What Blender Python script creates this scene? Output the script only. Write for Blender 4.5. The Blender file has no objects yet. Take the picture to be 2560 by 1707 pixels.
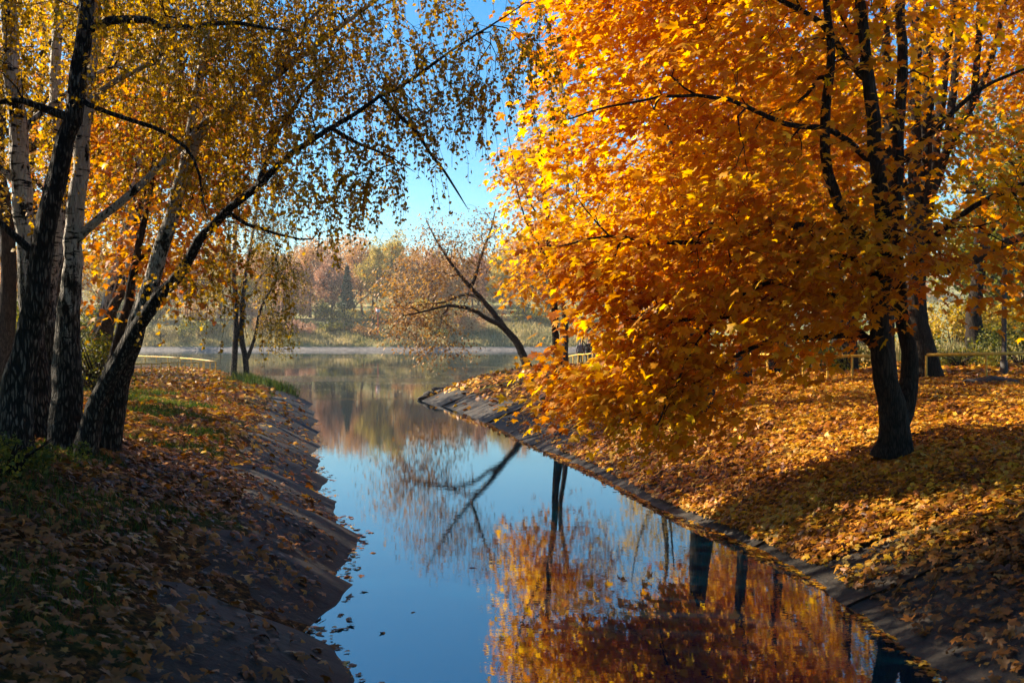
import bpy, math, time
import numpy as np
from mathutils import Vector
T0 = time.time()
S = bpy.context.scene
C = S.collection
rng = np.random.default_rng(11)
R = math.radians

# ------------------------------------------------------------------ camera
F = 2489.0; YH = 838.0; CH = 3.0
cam = bpy.data.cameras.new('camera'); cam_o = bpy.data.objects.new('camera', cam); C.objects.link(cam_o)
cam.sensor_width = 36; cam.lens = 35.0; cam.clip_start = 0.05; cam.clip_end = 3000
cam_o.location = (0, 0, CH); cam_o.rotation_euler = (R(90 - 0.357), 0, 0)
cam.dof.use_dof = True; cam.dof.focus_distance = 15.0; cam.dof.aperture_fstop = 2.8
S.camera = cam_o

# ------------------------------------------------------------------ sky, sun, exposure
SUN_EL = R(31.0)
SUN_H = np.array([-0.94, 0.34])            # horizontal direction towards the sun
SUN_H /= np.linalg.norm(SUN_H)
W = bpy.data.worlds.new('World'); S.world = W; W.use_nodes = True
nt = W.node_tree; nt.nodes.clear()
sky = nt.nodes.new('ShaderNodeTexSky'); sky.sky_type = 'NISHITA'; sky.sun_disc = False
sky.sun_elevation = SUN_EL
sky.sun_rotation = math.atan2(SUN_H[0], SUN_H[1])
sky.air_density = 1.0; sky.dust_density = 0.4; sky.ozone_density = 2.5; sky.altitude = 100
tint = nt.nodes.new('ShaderNodeMix'); tint.data_type = 'RGBA'; tint.blend_type = 'MULTIPLY'
tint.inputs[0].default_value = 1.0; tint.inputs[7].default_value = (0.98, 1.25, 1.2, 1)
bg = nt.nodes.new('ShaderNodeBackground'); bg.inputs[1].default_value = 0.058
wo = nt.nodes.new('ShaderNodeOutputWorld')
hsv = nt.nodes.new('ShaderNodeHueSaturation'); hsv.inputs['Saturation'].default_value = 1.45
nt.links.new(sky.outputs[0], hsv.inputs['Color']); nt.links.new(hsv.outputs[0], tint.inputs[6]); nt.links.new(tint.outputs[2], bg.inputs[0]); nt.links.new(bg.outputs[0], wo.inputs[0])
sun = bpy.data.lights.new('sun', 'SUN'); sun.energy = 5.0; sun.angle = R(0.53); sun.color = (1.0, 0.86, 0.66)
sun_o = bpy.data.objects.new('sun', sun); C.objects.link(sun_o)
tosun = Vector((SUN_H[0]*math.cos(SUN_EL), SUN_H[1]*math.cos(SUN_EL), math.sin(SUN_EL)))
sun_o.rotation_euler = tosun.to_track_quat('Z', 'Y').to_euler(); sun_o.location = tosun*60
S.view_settings.view_transform = 'Standard'; S.view_settings.look = 'None'
S.view_settings.gamma = 1.0; S.view_settings.exposure = 1.68; S.view_settings.use_curve_mapping = False
S.cycles.use_denoising = True
S.cycles.max_bounces = 7; S.cycles.diffuse_bounces = 3; S.cycles.glossy_bounces = 3; S.cycles.transmission_bounces = 4
S.cycles.caustics_reflective = False; S.cycles.caustics_refractive = False

# ------------------------------------------------------------------ helpers
def P(x, y, D):
    """world point of a photograph pixel at depth D"""
    return np.array([(x-1280.0)/F*D, D, CH-(y-YH)/F*D])

def tag(o, label=None, cat=None, group=None, kind=None):
    if label: o['label'] = label
    if cat: o['category'] = cat
    if group: o['group'] = group
    if kind: o['kind'] = kind
    return o

def empty(name, loc, **k):
    o = bpy.data.objects.new(name, None); C.objects.link(o); o.location = loc
    o.empty_display_size = 0.2
    return tag(o, **k)

def mesh_np(name, V, Fc, n, mat, parent=None, smooth=False, mi=None):
    """V (k,3), Fc flat index array, n verts per face (int or array)"""
    me = bpy.data.meshes.new(name)
    V = np.ascontiguousarray(V, dtype=np.float32); Fc = np.ascontiguousarray(Fc, dtype=np.int32).ravel()
    if np.isscalar(n):
        nf = len(Fc)//n; tot = np.full(nf, n, np.int32)
    else:
        tot = np.asarray(n, np.int32); nf = len(tot)
    st = np.concatenate([[0], np.cumsum(tot)[:-1]]).astype(np.int32) if nf else np.zeros(0, np.int32)
    me.vertices.add(len(V)); me.vertices.foreach_set('co', V.ravel())
    me.loops.add(len(Fc)); me.loops.foreach_set('vertex_index', Fc)
    me.polygons.add(nf); me.polygons.foreach_set('loop_start', st)
    if smooth: me.polygons.foreach_set('use_smooth', np.ones(nf, bool))
    for m in (mat if isinstance(mat, (list, tuple)) else [mat]): me.materials.append(m)
    if mi is not None: me.polygons.foreach_set('material_index', np.asarray(mi, np.int32))
    me.update(calc_edges=True); me.validate()
    o = bpy.data.objects.new(name, me); C.objects.link(o)
    if parent is not None: o.parent = parent
    return o

def unit(v):
    v = np.asarray(v, float)
    return v/np.maximum(np.linalg.norm(v, axis=-1, keepdims=True), 1e-9)

def catmull(pts, step):
    """pts (k,m): first three columns xyz, others interpolated too"""
    pts = np.asarray(pts, float); out = [pts[0]]
    n = len(pts)
    for i in range(n-1):
        p0 = pts[max(i-1, 0)]; p1 = pts[i]; p2 = pts[i+1]; p3 = pts[min(i+2, n-1)]
        L = np.linalg.norm(p2[:3]-p1[:3]); k = max(1, int(round(L/step)))
        for j in range(1, k+1):
            t = j/k
            out.append(0.5*((2*p1)+(-p0+p2)*t+(2*p0-5*p1+4*p2-p3)*t*t+(-p0+3*p1-3*p2+p3)*t**3))
    return np.array(out)

def tubes(pos, rad, cid, sides, knob=0.0, seed=0, ridge=0.0):
    """pos (n,3), rad (n,), chain ids cid (n,) contiguous -> V, F (quads)"""
    n = len(pos)
    if n < 2: return np.zeros((0, 3)), np.zeros((0, 4), int)
    same_next = np.append(cid[1:] == cid[:-1], False); same_prev = np.insert(cid[1:] == cid[:-1], 0, False)
    nx = np.roll(pos, -1, 0); pv = np.roll(pos, 1, 0)
    t = np.where(same_next[:, None], nx, pos)-np.where(same_prev[:, None], pv, pos)
    t = unit(t)
    r0 = np.random.default_rng(seed)
    ref = unit(r0.normal(size=(cid.max()+1, 3)))[cid]
    bad = np.abs((ref*t).sum(1)) > 0.93
    ref[bad] = unit(np.cross(t[bad], ref[bad]+np.array([.3, .5, .1])))
    a = unit(np.cross(t, ref)); b = np.cross(t, a)
    ang = np.arange(sides)*2*math.pi/sides
    rr = rad[:, None]*np.ones((1, sides))
    if knob: rr = rr*(1+knob*r0.normal(size=rr.shape))
    if ridge:
        ar = np.concatenate([[0], np.cumsum(np.linalg.norm(np.diff(pos, axis=0), axis=1))])[:, None]; ph = r0.uniform(0, 6.28, 6); a_ = ang[None, :]
        rr = rr*(1+ridge*(1.3*np.sin(2*a_+ph[0]+ar*.7)+np.sin(3*a_+ph[1]-ar*1.3)+.8*np.sin(5*a_+ph[2]+ar*2.1)+.6*np.sin(9*a_+ph[3]+1.2*np.sin(ar*3))+.9*np.sin(ar*2.7+ph[4])*np.sin(a_+ph[5])))
    V = pos[:, None, :]+rr[..., None]*(np.cos(ang)[None, :, None]*a[:, None, :]+np.sin(ang)[None, :, None]*b[:, None, :])
    V = V.reshape(-1, 3)
    i = np.nonzero(same_next)[0]
    j = np.arange(sides); j2 = (j+1) % sides
    Fq = np.stack([i[:, None]*sides+j, i[:, None]*sides+j2, (i[:, None]+1)*sides+j2, (i[:, None]+1)*sides+j], -1).reshape(-1, 4)
    return V, Fq

# ------------------------------------------------------------------ materials
def mat_new(name):
    m = bpy.data.materials.new(name); m.use_nodes = True; m.node_tree.nodes.clear()
    return m, m.node_tree
def N(nt, t, **k):
    n = nt.nodes.new(t)
    for a, b in k.items(): setattr(n, a, b)
    return n
def ramp(nt, cols, fac=None):
    r = N(nt, 'ShaderNodeValToRGB'); e = r.color_ramp.elements
    while len(e) > 1: e.remove(e[0])
    e[0].position = cols[0][0]; e[0].color = (*cols[0][1], 1)
    for p, c in cols[1:]:
        x = e.new(p); x.color = (*c, 1)
    if fac is not None: nt.links.new(fac, r.inputs[0])
    return r
def noise(nt, scale, detail=4, vec=None, rough=0.55):
    n = N(nt, 'ShaderNodeTexNoise'); n.inputs['Scale'].default_value = scale; n.inputs['Detail'].default_value = detail
    n.inputs['Roughness'].default_value = rough
    if vec is not None: nt.links.new(vec, n.inputs['Vector'])
    return n
def coords(nt, scale=(1, 1, 1), kind='Object'):
    tc = N(nt, 'ShaderNodeTexCoord'); mp = N(nt, 'ShaderNodeMapping'); mp.inputs['Scale'].default_value = scale
    nt.links.new(tc.outputs[kind], mp.inputs[0]); return mp.outputs[0]

def leaf_mat(name, cols, trans=0.45, patch=0.35, patch_scale=0.6, rough=0.55, tboost=1.0):
    """leaf colours vary from leaf to leaf and by larger patches; thin leaves let light through"""
    m, t = mat_new(name)
    g = N(t, 'ShaderNodeNewGeometry'); v = coords(t)
    nz = noise(t, patch_scale, 2, v)
    mr = N(t, 'ShaderNodeMapRange'); t.links.new(nz.outputs[0], mr.inputs[0])
    mr.inputs[1].default_value = 0.3; mr.inputs[2].default_value = 0.7; mr.inputs[3].default_value = -patch; mr.inputs[4].default_value = patch
    ad = N(t, 'ShaderNodeMath', operation='ADD', use_clamp=True)
    t.links.new(g.outputs['Random Per Island'], ad.inputs[0]); t.links.new(mr.outputs[0], ad.inputs[1])
    r = ramp(t, cols, ad.outputs[0])
    fine = noise(t, 22, 3, v)
    mx = N(t, 'ShaderNodeMix', data_type='RGBA', blend_type='MULTIPLY'); mx.inputs[0].default_value = 0.35
    t.links.new(r.outputs[0], mx.inputs[6]); t.links.new(fine.outputs[0], mx.inputs[7])
    d = N(t, 'ShaderNodeBsdfPrincipled'); d.inputs['Roughness'].default_value = rough
    d.inputs['Specular IOR Level'].default_value = 0.3
    t.links.new(mx.outputs[2], d.inputs['Base Color'])
    tr = N(t, 'ShaderNodeBsdfTranslucent')
    hs = N(t, 'ShaderNodeHueSaturation'); hs.inputs['Saturation'].default_value = 1.1; hs.inputs['Value'].default_value = 1.25*tboost
    t.links.new(mx.outputs[2], hs.inputs['Color']); t.links.new(hs.outputs[0], tr.inputs[0])
    ms = N(t, 'ShaderNodeMixShader'); ms.inputs[0].default_value = trans
    t.links.new(d.outputs[0], ms.inputs[1]); t.links.new(tr.outputs[0], ms.inputs[2])
    o = N(t, 'ShaderNodeOutputMaterial'); t.links.new(ms.outputs[0], o.inputs[0])
    return m

def fissures(t, vec, scale):
    vo = N(t, 'ShaderNodeTexVoronoi', feature='DISTANCE_TO_EDGE'); vo.inputs['Scale'].default_value = scale
    nz = noise(t, scale*1.6, 3, vec); mp = N(t, 'ShaderNodeMix', data_type='RGBA', blend_type='ADD'); mp.inputs[0].default_value = .35
    t.links.new(vec, mp.inputs[6]); t.links.new(nz.outputs['Color'], mp.inputs[7]); t.links.new(mp.outputs[2], vo.inputs['Vector'])
    r = ramp(t, [(0.0, (0, 0, 0)), (0.22, (1, 1, 1))], vo.outputs['Distance']); return r.outputs[0]
def bark_mat(name, c1, c2, scale=(11, 11, 1.5), bump=0.6):
    m, t = mat_new(name); v = coords(t, scale)
    n1 = noise(t, 3.0, 6, v, 0.65); fi = fissures(t, v, 2.4)
    ml = N(t, 'ShaderNodeMath', operation='MULTIPLY'); t.links.new(n1.outputs[0], ml.inputs[0]); t.links.new(fi, ml.inputs[1])
    r = ramp(t, [(0.05, c1), (0.62, c2)], ml.outputs[0])
    n2 = noise(t, 0.35, 3, v)
    mx = N(t, 'ShaderNodeMix', data_type='RGBA', blend_type='MULTIPLY'); mx.inputs[0].default_value = 0.5
    t.links.new(r.outputs[0], mx.inputs[6]); t.links.new(n2.outputs[0], mx.inputs[7])
    d = N(t, 'ShaderNodeBsdfPrincipled'); d.inputs['Roughness'].default_value = 0.9; d.inputs['Specular IOR Level'].default_value = 0.15
    b = N(t, 'ShaderNodeBump'); b.inputs['Strength'].default_value = bump; b.inputs['Distance'].default_value = 0.05
    t.links.new(ml.outputs[0], b.inputs['Height']); t.links.new(b.outputs[0], d.inputs['Normal'])
    t.links.new(mx.outputs[2], d.inputs['Base Color'])
    o = N(t, 'ShaderNodeOutputMaterial'); t.links.new(d.outputs[0], o.inputs[0]); return m

def birch_mat(name, dark_top=1.6, fade=3.2):
    """white paper bark with black bands and scars; black and fissured towards the foot"""
    m, t = mat_new(name)
    v = coords(t, (3, 3, 14)); n1 = noise(t, 1.3, 5, v, 0.6)
    v2 = coords(t, (2.2, 2.2, 1.0)); n2 = noise(t, 2.3, 5, v2, 0.7)
    v3 = coords(t, (9, 9, 2.2)); n3 = noise(t, 2.0, 6, v3, 0.7)
    bands = ramp(t, [(0.56, (0, 0, 0)), (0.62, (1, 1, 1))], n1.outputs[0])
    scars = ramp(t, [(0.54, (0, 0, 0)), (0.585, (1, 1, 1))], n2.outputs[0])
    mxx = N(t, 'ShaderNodeMath', operation='MAXIMUM'); t.links.new(bands.outputs[0], mxx.inputs[0]); t.links.new(scars.outputs[0], mxx.inputs[1])
    tc = N(t, 'ShaderNodeTexCoord'); sp = N(t, 'ShaderNodeSeparateXYZ'); t.links.new(tc.outputs['Object'], sp.inputs[0])
    mr = N(t, 'ShaderNodeMapRange'); t.links.new(sp.outputs[2], mr.inputs[0])
    mr.inputs[1].default_value = dark_top-1.6; mr.inputs[2].default_value = dark_top+fade; mr.inputs[3].default_value = 0.42; mr.inputs[4].default_value = -0.12
    ad = N(t, 'ShaderNodeMath', operation='ADD'); t.links.new(n3.outputs[0], ad.inputs[0]); t.links.new(mr.outputs[0], ad.inputs[1])
    foot = ramp(t, [(0.56, (0, 0, 0)), (0.68, (1, 1, 1))], ad.outputs[0])
    mx2 = N(t, 'ShaderNodeMath', operation='MAXIMUM'); t.links.new(mxx.outputs[0], mx2.inputs[0]); t.links.new(foot.outputs[0], mx2.inputs[1])
    white = ramp(t, [(0.3, (0.36, 0.31, 0.26)), (0.6, (0.72, 0.66, 0.58))], n3.outputs[0])
    vf = coords(t, (15, 15, 2.6)); fi = fissures(t, vf, 1.7)
    fm = N(t, 'ShaderNodeMath', operation='MULTIPLY'); t.links.new(n3.outputs[0], fm.inputs[0]); t.links.new(fi, fm.inputs[1])
    black = ramp(t, [(0.10, (0.006, 0.005, 0.004)), (0.42, (0.030, 0.024, 0.019)), (0.60, (0.16, 0.135, 0.11))], fm.outputs[0])
    mix = N(t, 'ShaderNodeMix', data_type='RGBA'); t.links.new(mx2.outputs[0], mix.inputs[0])
    t.links.new(white.outputs[0], mix.inputs[6]); t.links.new(black.outputs[0], mix.inputs[7])
    d = N(t, 'ShaderNodeBsdfPrincipled'); d.inputs['Roughness'].default_value = 0.8; d.inputs['Specular IOR Level'].default_value = 0.2
    t.links.new(mix.outputs[2], d.inputs['Base Color'])
    b = N(t, 'ShaderNodeBump'); b.inputs['Strength'].default_value = 1.0; b.inputs['Distance'].default_value = 0.07
    t.links.new(fm.outputs[0], b.inputs['Height']); t.links.new(b.outputs[0], d.inputs['Normal'])
    o = N(t, 'ShaderNodeOutputMaterial'); t.links.new(d.outputs[0], o.inputs[0]); return m

def plain(name, col, rough=0.7, var=0.25, scale=8, metallic=0.0, bump=0.0):
    m, t = mat_new(name); v = coords(t); n1 = noise(t, scale, 5, v)
    c2 = tuple(c*(1-var) for c in col); c3 = tuple(min(1, c*(1+var)) for c in col)
    r = ramp(t, [(0.3, c2), (0.7, c3)], n1.outputs[0])
    d = N(t, 'ShaderNodeBsdfPrincipled'); d.inputs['Roughness'].default_value = rough; d.inputs['Metallic'].default_value = metallic
    t.links.new(r.outputs[0], d.inputs['Base Color'])
    if bump:
        b = N(t, 'ShaderNodeBump'); b.inputs['Strength'].default_value = bump; b.inputs['Distance'].default_value = 0.02
        t.links.new(n1.outputs[0], b.inputs['Height']); t.links.new(b.outputs[0], d.inputs['Normal'])
    o = N(t, 'ShaderNodeOutputMaterial'); t.links.new(d.outputs[0], o.inputs[0]); return m

M = {}
M['maple'] = leaf_mat('golden maple leaf', [(0.0, (0.52, 0.155, 0.003)), (0.3, (0.68, 0.26, 0.004)), (0.65, (0.80, 0.39, 0.006)), (1.0, (0.86, 0.54, 0.015))], 0.58, 0.36)
M['maple2'] = leaf_mat('amber maple leaf', [(0.0, (0.52, 0.17, 0.008)), (0.5, (0.76, 0.36, 0.012)), (1.0, (0.84, 0.54, 0.05))], 0.66, 0.3)
M['orange'] = leaf_mat('orange maple leaf', [(0.0, (0.44, 0.11, 0.008)), (0.5, (0.68, 0.25, 0.010)), (1.0, (0.76, 0.42, 0.03))], 0.5, 0.3)
M['birch'] = leaf_mat('birch leaf', [(0.0, (0.26, 0.16, 0.012)), (0.35, (0.48, 0.25, 0.012)), (0.7, (0.64, 0.35, 0.015)), (1.0, (0.72, 0.46, 0.04))], 0.5, 0.3, 0.5)
M['birch2'] = leaf_mat('olive birch leaf', [(0.0, (0.13, 0.12, 0.02)), (0.4, (0.30, 0.19, 0.02)), (0.75, (0.50, 0.29, 0.025)), (1.0, (0.62, 0.42, 0.05))], 0.42, 0.35, 0.4)
M['yellow'] = leaf_mat('yellow lime leaf', [(0.0, (0.33, 0.20, 0.02)), (0.4, (0.56, 0.33, 0.02)), (1.0, (0.72, 0.50, 0.06))], 0.45, 0.35, 0.3)
M['olive'] = leaf_mat('olive green leaf', [(0.0, (0.05, 0.07, 0.015)), (0.5, (0.15, 0.16, 0.02)), (1.0, (0.42, 0.32, 0.03))], 0.4, 0.35, 0.4)
M['willow'] = leaf_mat('dry willow leaf', [(0.0, (0.22, 0.10, 0.035)), (0.5, (0.44, 0.22, 0.06)), (1.0, (0.62, 0.38, 0.12))], 0.35, 0.3)
M['pink'] = leaf_mat('rusty pink leaf', [(0.0, (0.36, 0.17, 0.10)), (0.5, (0.55, 0.29, 0.17)), (1.0, (0.70, 0.42, 0.25))], 0.3, 0.35, 0.25)
M['farorange'] = leaf_mat('far orange leaf', [(0.0, (0.44, 0.20, 0.07)), (0.5, (0.62, 0.34, 0.13)), (1.0, (0.74, 0.46, 0.18))], 0.3, 0.35, 0.25)
M['faryellow'] = leaf_mat('far yellow leaf', [(0.0, (0.38, 0.30, 0.07)), (0.5, (0.60, 0.45, 0.10)), (1.0, (0.72, 0.56, 0.14))], 0.3, 0.35, 0.25)
M['conifer'] = leaf_mat('dark conifer needles', [(0.0, (0.02, 0.045, 0.025)), (0.6, (0.04, 0.08, 0.04)), (1.0, (0.08, 0.12, 0.05))], 0.15, 0.3)
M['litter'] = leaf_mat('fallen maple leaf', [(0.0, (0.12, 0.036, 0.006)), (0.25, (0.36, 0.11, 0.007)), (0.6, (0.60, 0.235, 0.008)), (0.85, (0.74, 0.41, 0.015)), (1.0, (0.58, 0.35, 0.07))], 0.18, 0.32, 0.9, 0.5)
M['litter2'] = leaf_mat('fallen brown leaf', [(0.0, (0.05, 0.020, 0.008)), (0.3, (0.15, 0.055, 0.010)), (0.7, (0.29, 0.105, 0.010)), (1.0, (0.38, 0.19, 0.03))], 0.15, 0.25, 0.9, 0.5)  # browner leaves, darkened further so the colour carries the near-bank shade
M['grass'] = leaf_mat('grass blade', [(0.0, (0.03, 0.07, 0.012)), (0.6, (0.08, 0.14, 0.02)), (1.0, (0.22, 0.22, 0.04))], 0.35, 0.3, 0.8)
M['drygrass'] = leaf_mat('dry grass blade', [(0.0, (0.16, 0.17, 0.05)), (0.5, (0.40, 0.32, 0.12)), (1.0, (0.60, 0.47, 0.24))], 0.35, 0.4, 0.2)
M['bark_maple'] = bark_mat('maple bark', (0.010, 0.007, 0.005), (0.060, 0.042, 0.030))
M['bark_grey'] = bark_mat('grey brown bark', (0.022, 0.016, 0.012), (0.10, 0.07, 0.05))
M['bark_birch'] = birch_mat('birch bark')
M['bark_birch_dark'] = birch_mat('old birch bark', 3.4, 9.0)
M['twig'] = bark_mat('dark twig', (0.012, 0.008, 0.006), (0.05, 0.032, 0.022), (3, 3, 3), 0.2)
M['twig_red'] = bark_mat('red brown twig', (0.05, 0.025, 0.018), (0.16, 0.085, 0.055), (3, 3, 3), 0.2)

# ------------------------------------------------------------------ land form
LEFT = [(-1.2, -60), (-1.3, 0), (-1.5, 8.6), (-2.1, 9.8), (-2.05, 11), (-2.2, 12.4), (-2.4, 14), (-2.7, 15.6), (-3.3, 17.2), (-3.8, 19.2), (-4.1, 20.8),
        (-4.9, 24), (-5.5, 27.2), (-6.3, 31), (-7.1, 35), (-8.7, 42.2), (-8.95, 43.6), (-10.2, 46), (-12.3, 52), (-16, 61.7), (-19, 71), (-24, 80), (-32, 89), (-50, 98), (-90, 104), (-160, 110), (-900, 120)]
RIGHT = [(4.1, -60), (4.1, 0), (3.9, 8.7), (3.85, 11), (3.8, 12.3), (3.34, 14.6), (2.55, 17.6), (1.8, 22.2), (0.25, 28.8), (-0.1, 31), (-1.6, 37.9), (-3.3, 43.4), (-4.2, 46.2),
         (-4.0, 48), (-3.2, 52), (-1.8, 58), (0.6, 68), (2.9, 78), (8, 92), (25, 110), (60, 120), (160, 128), (900, 135)]
FARSHORE_Y = 199.0
POLY = np.array(LEFT + [(-900, FARSHORE_Y), (900, FARSHORE_Y)] + RIGHT[::-1], float)

def in_poly(x, y):
    c = np.zeros(len(x), bool); n = len(POLY)
    for i in range(n):
        x1, y1 = POLY[i]; x2, y2 = POLY[(i+1) % n]
        if y1 == y2: continue
        m = ((y1 > y) != (y2 > y)) & (x < (x2-x1)*(y-y1)/(y2-y1)+x1)
        c ^= m
    return c
def sdist(x, y):
    d = np.full(len(x), 1e9); n = len(POLY)
    for i in range(n):
        a = POLY[i]; b = POLY[(i+1) % n]; ab = b-a; L2 = (ab*ab).sum()
        if i == n-1: continue
        t = np.clip(((x-a[0])*ab[0]+(y-a[1])*ab[1])/L2, 0, 1)
        d = np.minimum(d, np.hypot(x-a[0]-t*ab[0], y-a[1]-t*ab[1]))
    return np.where(in_poly(x, y), -d, d)
def edge_x(side, y):
    L = np.array(LEFT[:17] if side < 0 else RIGHT[:13]); return np.interp(y, L[:, 1], L[:, 0])
def wob(x, y):
    return (np.sin(x*1.3+y*.7)*.5+np.sin(x*.45-y*.9+1.3)*.8+np.sin(x*2.9+y*2.1+.5)*.22+np.sin(y*3.7-x*2.3)*.18)
def height(x, y):
    x = np.atleast_1d(np.asarray(x, float)); y = np.atleast_1d(np.asarray(y, float))
    sd = sdist(x, y)
    mid = 0.5*(edge_x(-1, np.clip(y, -60, 46))+edge_x(1, np.clip(y, -60, 46)))
    hl = np.interp(y, [0, 16, 30, 45, 60, 80], [1.85, 1.75, 1.35, 0.85, 0.66, 0.6])
    hr = np.interp(y, [0, 20, 45, 65, 90], [1.75, 1.7, 1.6, 1.32, 1.2])
    hm = np.where(x < mid, hl, hr)
    sl = np.where(y > 50, 0.30, 0.46)
    near = np.where(sd > 0, hm*np.tanh(np.maximum(sd, 0)*sl/hm), np.maximum(sd*0.45, -1.0))
    near = near+np.where(sd > 0, 0.035*wob(x, y)*np.clip(sd/2.5-0.5, 0, 1), 0)
    near = near+np.where((sd > 6), 0.012*np.maximum(sd-6, 0)*(y < 140), 0)*np.clip(1-(sd-6)/120, 0.3, 1)
    dd = y-FARSHORE_Y
    far = np.interp(dd, [-3, 0, 1.0, 1.3, 7, 14, 22, 45, 70, 100, 150, 700], [-1, -0.05, 0.5, 0.6, 3.0, 5.0, 6.3, 7.4, 10.5, 14, 21, 45])+np.where(dd > 2, 0.35*wob(x*.12, y*.2), 0)
    return np.where(y > 160, far, near)
def hz(x, y): return float(height([x], [y])[0])

def axis(parts):
    out = [np.arange(a, b, s) for a, b, s in parts]; return np.concatenate(out)
gx = axis([(-900, -200, 70), (-200, -60, 10), (-60, -20, 2), (-20, -10, .6), (-10, 8, .22), (8, 16, .5), (16, 50, 2), (50, 200, 10), (200, 901, 70)])
gy = axis([(-60, 0, 4), (0, 5, 1), (5, 30, .3), (30, 60, .6), (60, 100, 1.6), (100, 195, 8), (195, 199, 1), (199, 203, .3), (203, 230, 2), (230, 300, 10), (300, 1000, 70)])
GX, GY = np.meshgrid(gx, gy); GZ = height(GX.ravel(), GY.ravel())
nxg, nyg = len(gx), len(gy)
i0 = (np.arange(nyg-1)[:, None]*nxg+np.arange(nxg-1)[None, :]).ravel()
gF = np.stack([i0, i0+1, i0+nxg+1, i0+nxg], -1)
cy = GY.ravel()[i0]+.01; mi = np.where(cy > 200.25, 1, np.where(cy > 150, 2, 0))

def ground_mat():
    m, t = mat_new('leafy soil'); v = coords(t)
    n1 = noise(t, 0.5, 4, v); n2 = noise(t, 14, 5, v, .7); n3 = noise(t, 3, 3, v)
    leafc = ramp(t, [(0.40, (0.018, 0.012, 0.007)), (0.55, (0.09, 0.04, 0.012)), (0.66, (0.26, 0.10, 0.016)), (0.78, (0.4, 0.2, 0.03))], n2.outputs[0])
    green = ramp(t, [(0.35, (0.02, 0.03, 0.01)), (0.7, (0.06, 0.09, 0.02))], n2.outputs[0])
    f = ramp(t, [(0.52, (0, 0, 0)), (0.62, (1, 1, 1))], n1.outputs[0])
    mix = N(t, 'ShaderNodeMix', data_type='RGBA'); t.links.new(f.outputs[0], mix.inputs[0]); t.links.new(leafc.outputs[0], mix.inputs[6]); t.links.new(green.outputs[0], mix.inputs[7])
    d = N(t, 'ShaderNodeBsdfPrincipled'); d.inputs['Roughness'].default_value = 0.95; d.inputs['Specular IOR Level'].default_value = 0.1
    t.links.new(mix.outputs[2], d.inputs['Base Color'])
    b = N(t, 'ShaderNodeBump'); b.inputs['Strength'].default_value = .8; b.inputs['Distance'].default_value = .04
    t.links.new(n2.outputs[0], b.inputs['Height']); t.links.new(b.outputs[0], d.inputs['Normal'])
    o = N(t, 'ShaderNodeOutputMaterial'); t.links.new(d.outputs[0], o.inputs[0]); return m
def far_mat():
    m, t = mat_new('far meadow'); v = coords(t, (.25, .25, .6)); n1 = noise(t, 1.2, 5, v, .65); n2 = noise(t, 8, 3, v)
    a = N(t, 'ShaderNodeMath', operation='ADD'); m2 = N(t, 'ShaderNodeMath', operation='MULTIPLY'); m2.inputs[1].default_value = .3
    t.links.new(n2.outputs[0], m2.inputs[0]); t.links.new(n1.outputs[0], a.inputs[0]); t.links.new(m2.outputs[0], a.inputs[1])
    r = ramp(t, [(0.45, (0.05, 0.08, 0.02)), (0.6, (0.16, 0.18, 0.04)), (0.75, (0.36, 0.27, 0.09)), (0.9, (0.45, 0.25, 0.08))], a.outputs[0])
    d = N(t, 'ShaderNodeBsdfPrincipled'); d.inputs['Roughness'].default_value = 1; t.links.new(r.outputs[0], d.inputs['Base Color'])
    o = N(t, 'ShaderNodeOutputMaterial'); t.links.new(d.outputs[0], o.inputs[0]); return m
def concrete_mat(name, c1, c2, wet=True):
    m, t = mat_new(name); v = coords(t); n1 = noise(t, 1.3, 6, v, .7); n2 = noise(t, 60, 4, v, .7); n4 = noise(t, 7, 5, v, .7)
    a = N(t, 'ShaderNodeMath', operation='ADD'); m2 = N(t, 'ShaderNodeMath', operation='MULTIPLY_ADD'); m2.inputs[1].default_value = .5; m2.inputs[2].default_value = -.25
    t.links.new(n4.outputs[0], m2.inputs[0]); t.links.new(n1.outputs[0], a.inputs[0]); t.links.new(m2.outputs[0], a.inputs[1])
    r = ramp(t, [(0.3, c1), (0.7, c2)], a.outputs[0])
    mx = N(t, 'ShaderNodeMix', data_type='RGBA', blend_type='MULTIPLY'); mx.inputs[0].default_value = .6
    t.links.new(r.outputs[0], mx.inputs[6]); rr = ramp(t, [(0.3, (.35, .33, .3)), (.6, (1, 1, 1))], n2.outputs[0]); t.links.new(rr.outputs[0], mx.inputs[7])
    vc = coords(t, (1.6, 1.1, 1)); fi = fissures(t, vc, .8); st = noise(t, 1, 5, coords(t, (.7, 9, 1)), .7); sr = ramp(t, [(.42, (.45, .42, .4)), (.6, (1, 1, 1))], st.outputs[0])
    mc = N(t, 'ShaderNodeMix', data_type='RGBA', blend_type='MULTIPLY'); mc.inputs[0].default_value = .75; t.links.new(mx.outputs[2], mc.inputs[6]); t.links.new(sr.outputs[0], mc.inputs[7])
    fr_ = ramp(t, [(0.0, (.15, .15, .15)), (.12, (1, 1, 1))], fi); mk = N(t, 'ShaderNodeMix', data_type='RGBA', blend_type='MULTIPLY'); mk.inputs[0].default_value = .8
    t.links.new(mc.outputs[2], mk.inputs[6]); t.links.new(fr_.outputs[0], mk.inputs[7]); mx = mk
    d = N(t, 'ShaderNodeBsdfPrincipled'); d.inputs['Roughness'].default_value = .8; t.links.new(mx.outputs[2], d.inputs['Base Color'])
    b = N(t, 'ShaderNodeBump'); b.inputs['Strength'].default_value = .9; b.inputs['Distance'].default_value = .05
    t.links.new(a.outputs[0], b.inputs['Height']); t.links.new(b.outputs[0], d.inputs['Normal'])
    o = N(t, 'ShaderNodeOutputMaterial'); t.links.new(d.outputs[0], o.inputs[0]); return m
M['ground'] = ground_mat(); M['far'] = far_mat()
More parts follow.
